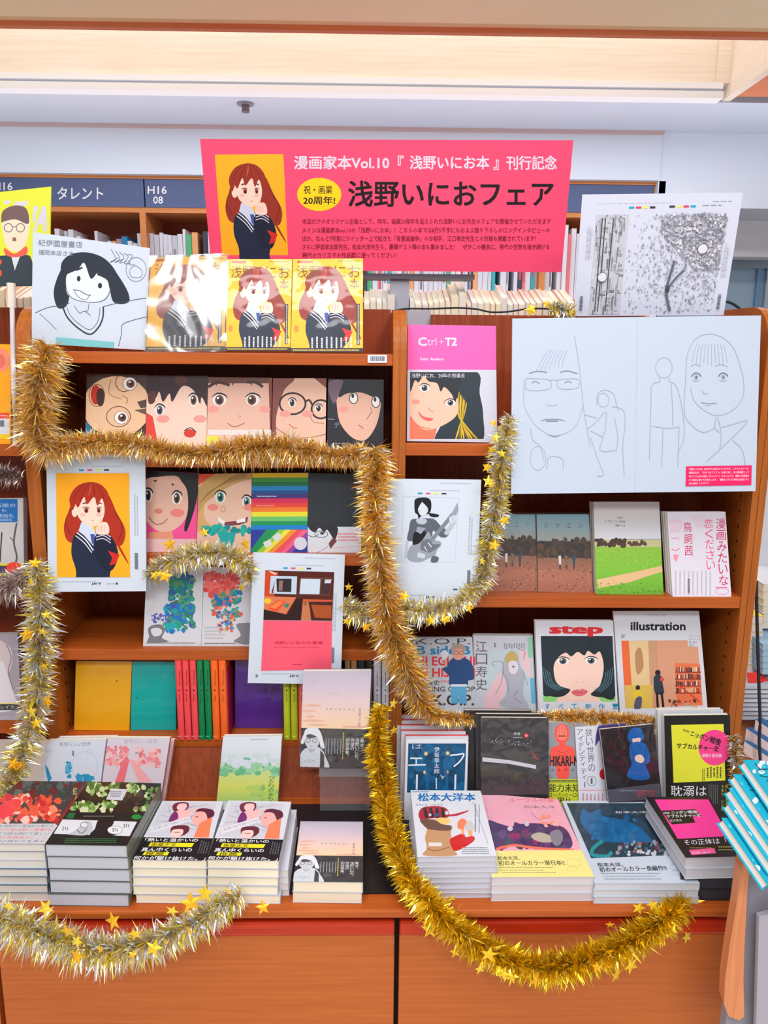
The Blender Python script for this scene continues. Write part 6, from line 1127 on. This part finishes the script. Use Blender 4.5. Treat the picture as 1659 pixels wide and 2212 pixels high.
garland([(822, 1524, 1.61, 20), (816, 1580, 1.60, 26), (818, 1640, 1.58, 30), (830, 1700, 1.56, 30), (834, 1750, 1.50, 32), (848, 1810, 1.42, 34), (872, 1870, 1.35, 34), (908, 1930, 1.295, 34), (952, 1978, 1.275, 34), (1005, 2020, 1.28, 34), (1060, 2056, 1.275, 34), (1130, 2084, 1.275, 34), (1200, 2090, 1.275, 34), (1270, 2074, 1.275, 34), (1340, 2044, 1.275, 34), (1400, 2010, 1.275, 34), (1450, 1974, 1.275, 34), (1480, 1944, 1.33, 26)],
        'bright gold tinsel swag with stars on the counter front below the large comics', BRT, dens=8000, seed=9, wid=.0019, droop=.1, core=(206, 160, 20), stars=[(851, 1578, 1.57, 13), (860, 1800, 1.46, 12), (848, 1904, 1.40, 21), (928, 2008, 1.27, 17), (922, 1992, 1.27, 12), (1056, 2062, 1.24, 18), (1038, 2092, 1.25, 14), (1087, 2102, 1.25, 15), (1106, 2108, 1.25, 14), (1158, 2116, 1.25, 17), (984, 2056, 1.26, 13), (1332, 2106, 1.24, 16), (1364, 2086, 1.24, 18), (1290, 2090, 1.25, 12), (948, 1886, 1.33, 17), (975, 1942, 1.30, 12), (1380, 1962, 1.28, 14), (1484, 2024, 1.30, 13), (1410, 1955, 1.27, 12), (1505, 1950, 1.31, 16), (1318, 1998, 1.29, 10), (850, 1520, 1.58, 13)])
garland([(-30, 1020, 1.67, 24), (10, 1024, 1.66, 26), (45, 1032, 1.66, 20)], 'dull silver tinsel across the neighbouring shelf at the left edge', [(170, 150, 150), (150, 120, 110), (206, 190, 190), (110, 90, 80)], dens=6500, seed=10)
garland([(-30, 1260, 1.67, 30), (0, 1268, 1.66, 36), (35, 1262, 1.655, 34), (60, 1230, 1.66, 20)], 'pinkish silver tinsel loop beside the left star tinsel', [(200, 176, 170), (226, 206, 200), (180, 150, 130), (236, 230, 236)], dens=6500, seed=11, wid=.0014)
# ================================================================ neighbours at the left edge
nl = empty('display_shelf', P(-60, 1500, YS), 'neighbouring wooden shelf unit cut off by the left edge', 'shelf unit')
xa = P(-260, 1015, YS).x
for yt, yb in ((962, 985), (1255, 1280), (1560, 1585)): bx('shelf_board', W_EDGE, nl, xa, YS+.002, Z(20, yb), xL0-.001, YK, Z(20, yt))
upright('side_panel', xa-.03, xa, nl)
bx('back_panel', W_BACK, nl, xa, YK, COUNTER, xL0-.001, YK+.02, P(10, 664, YK).z)
yp = [(-60, 421), (110, 403), (106, 618), (-60, 619)]
def a_yp(A):
    A.poly(yp, (226, 230, 70)); A.text('SINITA', 0, 0, 0, 0, (216, 212, 220), .04, quad=[(-50, 440), (98, 432), (99, 500), (-50, 500)]) if 0 else (A.poly([(72, 446), (84, 446), (84, 454), (80, 454), (76, 480), (70, 480)], (216, 212, 220)), A.poly([(92, 446), (100, 446), (102, 500), (94, 500), (92, 484), (84, 484), (78, 500), (70, 500)], (216, 212, 220)), A.poly([(8, 434), (24, 432), (22, 440), (10, 442)], (216, 212, 220)), A.poly([(30, 436), (60, 434), (60, 444), (32, 446)], (216, 212, 220)))
    A.blob([(-12, 560), (8, 552), (50, 550), (68, 560), (70, 618), (-20, 618)], (60, 72, 80)); A.poly([(24, 552), (44, 552), (32, 584)], (214, 222, 232)); A.blob([(10, 536), (32, 548), (56, 532), (58, 548), (34, 556), (12, 550)], (246, 100, 86))
    A.blob([(4, 470), (30, 456), (62, 468), (64, 490), (54, 530), (34, 544), (14, 532), (6, 500)], (240, 222, 196)); A.blob([(3, 480), (6, 456), (30, 444), (54, 448), (62, 466), (60, 484), (34, 474), (10, 478)], (120, 96, 96)); A.ring(18, 492, 9, 9, 2, (130, 116, 130)); A.ring(44, 492, 9, 9, 2, (130, 116, 130)); A.line([(27, 490), (35, 490)], 2, (130, 116, 130), False); A.rect(27, 513, 35, 521, (150, 106, 90))
    A.el(-2, 566, 6, 6, (250, 90, 60)); A.el(-2, 590, 6, 8, (250, 90, 60))
board(yp, a_yp, 'yellow poster board with a drawn figure in round glasses and red scarf', Y=1.80, lean=-2, th=.004, cat='poster', name='poster_board', col=(228, 230, 90))
sd = empty('sign_stand', P(32, 960, 1.68), 'white plastic pole stand holding the yellow poster', 'stand')
mb = MB((236, 228, 214)); mb.tube([P(24, 612, 1.79), P(25, 665, 1.785)], .0095, 10); mb.build('clamp', M_PLAIN, sd)
mb = MB((214, 206, 214)); mb.tube([P(26, 660, 1.785), P(29, 800, 1.68), P(30, 850, 1.66), P(32, 962, 1.66)], .0052, 10); mb.build('pole', M_PLAIN, sd)
ob = [(-60, 742), (24, 744), (23, 948), (-60, 948)]
def a_ob(A):
    A.poly(ob, (252, 166, 26)); A.el(2, 778, 20, 26, (240, 140, 110)); A.el(0, 780, 12, 16, (226, 110, 90)); A.rect(-60, 892, 20, 904, (236, 70, 60)); A.rect(-60, 904, 20, 940, (214, 214, 224)); A.rect(0, 908, 9, 922, (110, 116, 130)); A.text('100円', -2, 894, 16, 902, (250, 220, 210)) if 0 else A.tiny(-4, 896, 16, 900, 1, (250, 200, 190)); A.rect(-60, 938, 22, 948, (240, 200, 30))
book(ob, a_ob, 'orange book with a price card, leaning at the left edge', Y=1.70, lean=6, th=.014, cover=(252, 166, 26), drop=Z(20, 962)+.001)
bb = [(-50, 1078), (50, 1076), (52, 1252), (-48, 1252)]
def a_bb(A):
    A.poly(bb, (206, 200, 200)); A.rect(-50, 1078, 38, 1128, (20, 110, 190)); A.text('伝説の', -10, 1087, 33, 1096, (214, 222, 236)); A.text('歩く', 4, 1099, 14, 1107, (214, 222, 236)); A.text('旅巡礼', -6, 1110, 30, 1118, (214, 222, 236)); A.tiny(-6, 1120, 28, 1126, 2, (190, 206, 230))
    A.line([(4, 1150), (2, 1180), (0, 1214)], 3, (60, 60, 66)); A.line([(36, 1130), (30, 1170), (36, 1200), (34, 1216)], 4, (90, 90, 96)); A.line([(30, 1170), (22, 1160)], 2, (90, 90, 96), False); A.rect(-50, 1217, 50, 1222, (226, 220, 50)); A.rect(-50, 1222, 50, 1238, (70, 60, 90)); A.blob([(14, 1222), (30, 1214), (44, 1220), (42, 1238), (20, 1238)], (246, 70, 50)); A.rect(-50, 1238, 20, 1244, (226, 220, 50))
book(bb, a_bb, 'grey book with a bright blue title block at the left edge', Y=1.71, lean=8, th=.02, cover=(206, 206, 214), drop=Z(20, 1255)+.001, m=M_WRAP)
gb = [(-50, 1370), (38, 1368), (46, 1545), (-48, 1545)]
def a_gb(A):
    A.poly(gb, (170, 160, 172)); A.blob([(-20, 1380), (12, 1390), (26, 1410), (20, 1450), (-10, 1460)], (214, 196, 200)); A.blob([(0, 1430), (14, 1450), (30, 1500), (40, 1530), (-20, 1530)], (226, 220, 228)); A.line([(14, 1392), (24, 1420), (18, 1450), (28, 1490)], 1.6, (120, 106, 116)); A.rect(-50, 1519, 44, 1521, (226, 206, 60)); A.rect(-50, 1521, 46, 1534, (50, 56, 84)); A.text('ブレイク', -10, 1523, 30, 1531, (230, 220, 90))
book(gb, a_gb, 'greyish pink comic with a navy strip at the left edge', Y=1.70, lean=8, th=.016, cover=(176, 170, 182), drop=Z(20, 1560)+.001, m=M_WRAP)
# ================================================================ cable behind the units
cb = empty('cable', P(840, 676, 1.98), 'thin black cable running along the top of the right shelf back', 'cable')
mb = MB((40, 38, 44)); mb.tube([P(x, y, 1.985) for x, y in smooth([(846, 672), (880, 667), (930, 667), (990, 665), (1030, 668), (1060, 674), (1100, 673), (1140, 667), (1180, 667), (1240, 672)], False)], .0022, 8); mb.build('cord', M_PLAIN, cb)
cb = empty('cable', P(1600, 668, 1.97), 'black cable loop rising behind the right upright', 'cable')
mb = MB((30, 50, 56)); mb.tube([P(x, y, 1.985) for x, y in smooth([(1540, 660), (1566, 652), (1580, 655), (1590, 661), (1598, 668), (1604, 690)], False)], .0035, 8); mb.build('cord', M_PLAIN, cb)
cb = empty('cable', P(1640, 1700, 1.90), 'thick black cable hanging beside the right upright', 'cable')
mb = MB((48, 50, 58)); mb.tube([P(x, y, 1.86) for x, y in smooth([(1634, 1255), (1635, 1330), (1637, 1400), (1640, 1500), (1642, 1560), (1640, 1600), (1643, 1660), (1644, 1760)], False)], .0042, 8); mb.build('cord', M_PLAIN, cb)
# ================================================================ tables at the right
tb = empty('display_table', (1.45, 2.3, 0), 'low table behind the right shelf carrying white and cream book piles', 'table')
x0 = P(1600, 1500, 1.9).x
zt2 = P(1630, 1560, 2.05).z
bx('tabletop', W_FAR, tb, x0+.06, 2.0, zt2-.03, x0+1.2, 2.9, zt2)
bx('plinth', W_FAR, tb, x0+.1, 2.04, 0, x0+1.15, 2.86, zt2-.03)
def boxbook(px0, px1, py0, py1, Y, dep, c, lab, cover=(230, 230, 238), group=None, wrap=False, band=None):
    a, b = P(px0, py0, Y), P(px1, py1, Y); o = empty('book', ((a.x+b.x)/2, Y, b.z), lab, 'book', group)
    bx('pages', M_PAPER, o, a.x+.001, Y+.001, b.z+.001, b.x-.001, Y+dep-.002, a.z-.001, c)
    bx('front_cover', M_GLOSS, o, a.x, Y, a.z-.0012, b.x, Y+dep, a.z, band or cover); bx('back_cover', M_GLOSS, o, a.x, Y, b.z, b.x, Y+dep, b.z+.0012, cover)
for i in range(7): boxbook(1612-i*.6, 1648, 1330+i*17.6, 1347+i*17.6, 2.06, .2, (240, 222, 210), 'yellow-striped cream book, %s of pile beside black cable' % ORD[min(i, 6)], band=(240, 226, 80), group='cream books with yellow stripes')
for i in range(6): boxbook(1650-(i % 2), 1740, 1262+i*16, 1278+i*16, 2.1, .2, (236, 226, 206), 'cream paperback, %s of the rear pile at the right edge' % ORD[i], group='rear cream paperbacks')
for i in range(5): boxbook(1648, 1760, 1392+i*13, 1405+i*13, 2.0, .2, (170, 200, 220), 'pale blue wrapped book, %s of its pile at the right edge' % ORD[i], cover=(150, 190, 220), group='pale blue wrapped books')
bx_r = empty('book', P(1630, 1470, 1.99), 'flat bright red booklet under the cream pile', 'book')
q = [P(1614, 1453, 2.03), P(1642, 1452, 2.03), P(1672, 1480, 1.99), P(1616, 1470, 1.99)]; mb = MB((240, 60, 50)); mb.hexa(q, [v-Vector((0, 0, .006)) for v in q]); mb.build('cover', M_GLOSS, bx_r)
for i in range(8):
    a = P(1606-(i % 3)*1.5, 1482+i*9.5, 1.97); o = empty('magazine', a, 'white film-wrapped magazine, %s of the pile left of the black cable' % ORD[i], 'magazine', 'film-wrapped magazines')
    bx('cover', M_WRAP, o, a.x, 1.97, a.z-.0085, a.x+.16, 2.18, a.z, (212, 214, 224) if i % 2 else (196, 202, 218))
for i, (px, py, pb) in enumerate(((1632, 1553, 1590), (1612, 1572, 1625), (1608, 1600, 1650))):
    a, b = P(px, py, 1.93-i*.02), P(px+110, pb+20, 1.93-i*.02); o = empty('book', a, ('blue topped book upper one right of the black cable', 'blue topped book crossing behind the black cable', 'blue topped book just above the turquoise pile')[i], 'book', 'blue topped books')
    Yq = 1.93-i*.02; top = [P(px, py, Yq), P(px+30, py-4, Yq+.08), P(px+150, py+60, Yq+.08), P(px+120, py+78, Yq)]; dn = Vector((0, 0, -.035))
    mb = MB((230, 206, 204)); mb.hexa([p+Vector((0, 0, -.002)) for p in top], [p+dn for p in top]); mb.build('pages', M_PAPER, o)
    mb = MB((20, 110, 176)); mb.hexa(top, [p+Vector((0, 0, -.0018)) for p in top]); mb.build('cover', M_GLOSS, o)
tag(bx('notice_board', M_PAPER, None, P(1656, 900, 2.3).x, 2.3, P(1656, 1256, 2.3).z, P(1656, 900, 2.3).x+.5, 2.31, P(1656, 720, 2.3).z, (226, 230, 240)), 'white notice panel glimpsed right of the right upright', 'panel')
# near table with the turquoise pile
nt_ = empty('side_stand', P(1620, 2150, 1.2), 'grey side stand with a pale wooden corner post at the right edge', 'stand')
Yn = 1.18
pl = [(1610, 1846), (1622, 1850), (1614, 1930), (1608, 2050), (1606, 2120), (1608, 2196), (1596, 2204), (1574, 2196), (1564, 2170), (1566, 2120), (1577, 2040), (1590, 1960), (1600, 1880)]
a3 = [P(x, y, Yn) for x, y in pl]; mb = MB(); mb.poly(a3); b3_ = [p+Vector((.004, .03, 0)) for p in a3]; mb.poly(b3_[::-1])
for i in range(len(a3)): mb.poly([a3[i], b3_[i], b3_[(i+1) % len(a3)], a3[(i+1) % len(a3)]])
mb.build('corner_post', wood('wood_post', (214, 130, 84), (232, 150, 100), 'Z'), nt_)
q = [P(1612, 1846, Yn+.02), P(1760, 1846, Yn+.02), P(1760, 2330, Yn+.02), P(1540, 2330, Yn+.02)]; q[3] = P(1552, 2330, Yn+.02)
mb = MB((150, 146, 158)); mb.hexa(q, [v+Vector((0, .02, 0)) for v in q]); mb.build('side_board', M_PLAIN, nt_)
q = [P(1640, 1980, Yn-.01), P(1760, 1950, Yn-.01), P(1760, 2330, Yn-.01), P(1630, 2330, Yn-.01)]
mb = MB((176, 172, 186)); mb.hexa(q, [v+Vector((0, .01, 0)) for v in q]); mb.build('inner_board', M_PLAIN, nt_)
# turquoise pile: tilted books whose lower left edges run down to the right
cor = [(1607, 1641), (1585, 1672), (1576, 1702), (1572, 1732), (1560, 1766)]
nz = Vector((.42, -.30, .86)).normalized(); TQ = (30, 176, 206)
for i in range(5):
    c0 = cor[i]; Yc = 1.24-.012*i; p0 = P(c0[0], c0[1], Yc); ex = 1.45
    q = [p0, PP(c0[0]+70, c0[1]+4, p0, nz), PP(c0[0]+170, c0[1]+4+70*ex, p0, nz), PP(c0[0]+100, c0[1]+100*ex, p0, nz)]
    o = empty('book', q[3]-nz*.02, 'turquoise and white book, %s of the tilted pile at the right edge' % ORD[i if i < 4 else 7], 'book', 'turquoise books at the right edge')
    cloth(o, q, nz, .0165, TQ, TQ, TQ, (232, 216, 206), M_GLOSS, 1)
    A = Art(p0, nz, [c0, (c0[0]+70, c0[1]+4), (c0[0]+170, c0[1]+4+70*ex), (c0[0]+100, c0[1]+100*ex)])
    A.scatter(14, c0[0]+8, c0[1]+4, c0[0]+90, c0[1]+110, 4, 9, [(226, 232, 236), (70, 196, 220)], 20+i, 7)
    A.line([(c0[0]+24, c0[1]+8), (c0[0]+40, c0[1]+26)], 1.6, (20, 60, 80), False); A.line([(c0[0]+30, c0[1]+22), (c0[0]+52, c0[1]+20)], 1.6, (20, 60, 80), False); A.line([(c0[0]+34, c0[1]+34), (c0[0]+54, c0[1]+38), (c0[0]+50, c0[1]+48)], 1.6, (20, 60, 80), False)
    A.build('cover_print', M_GLOSS, o)
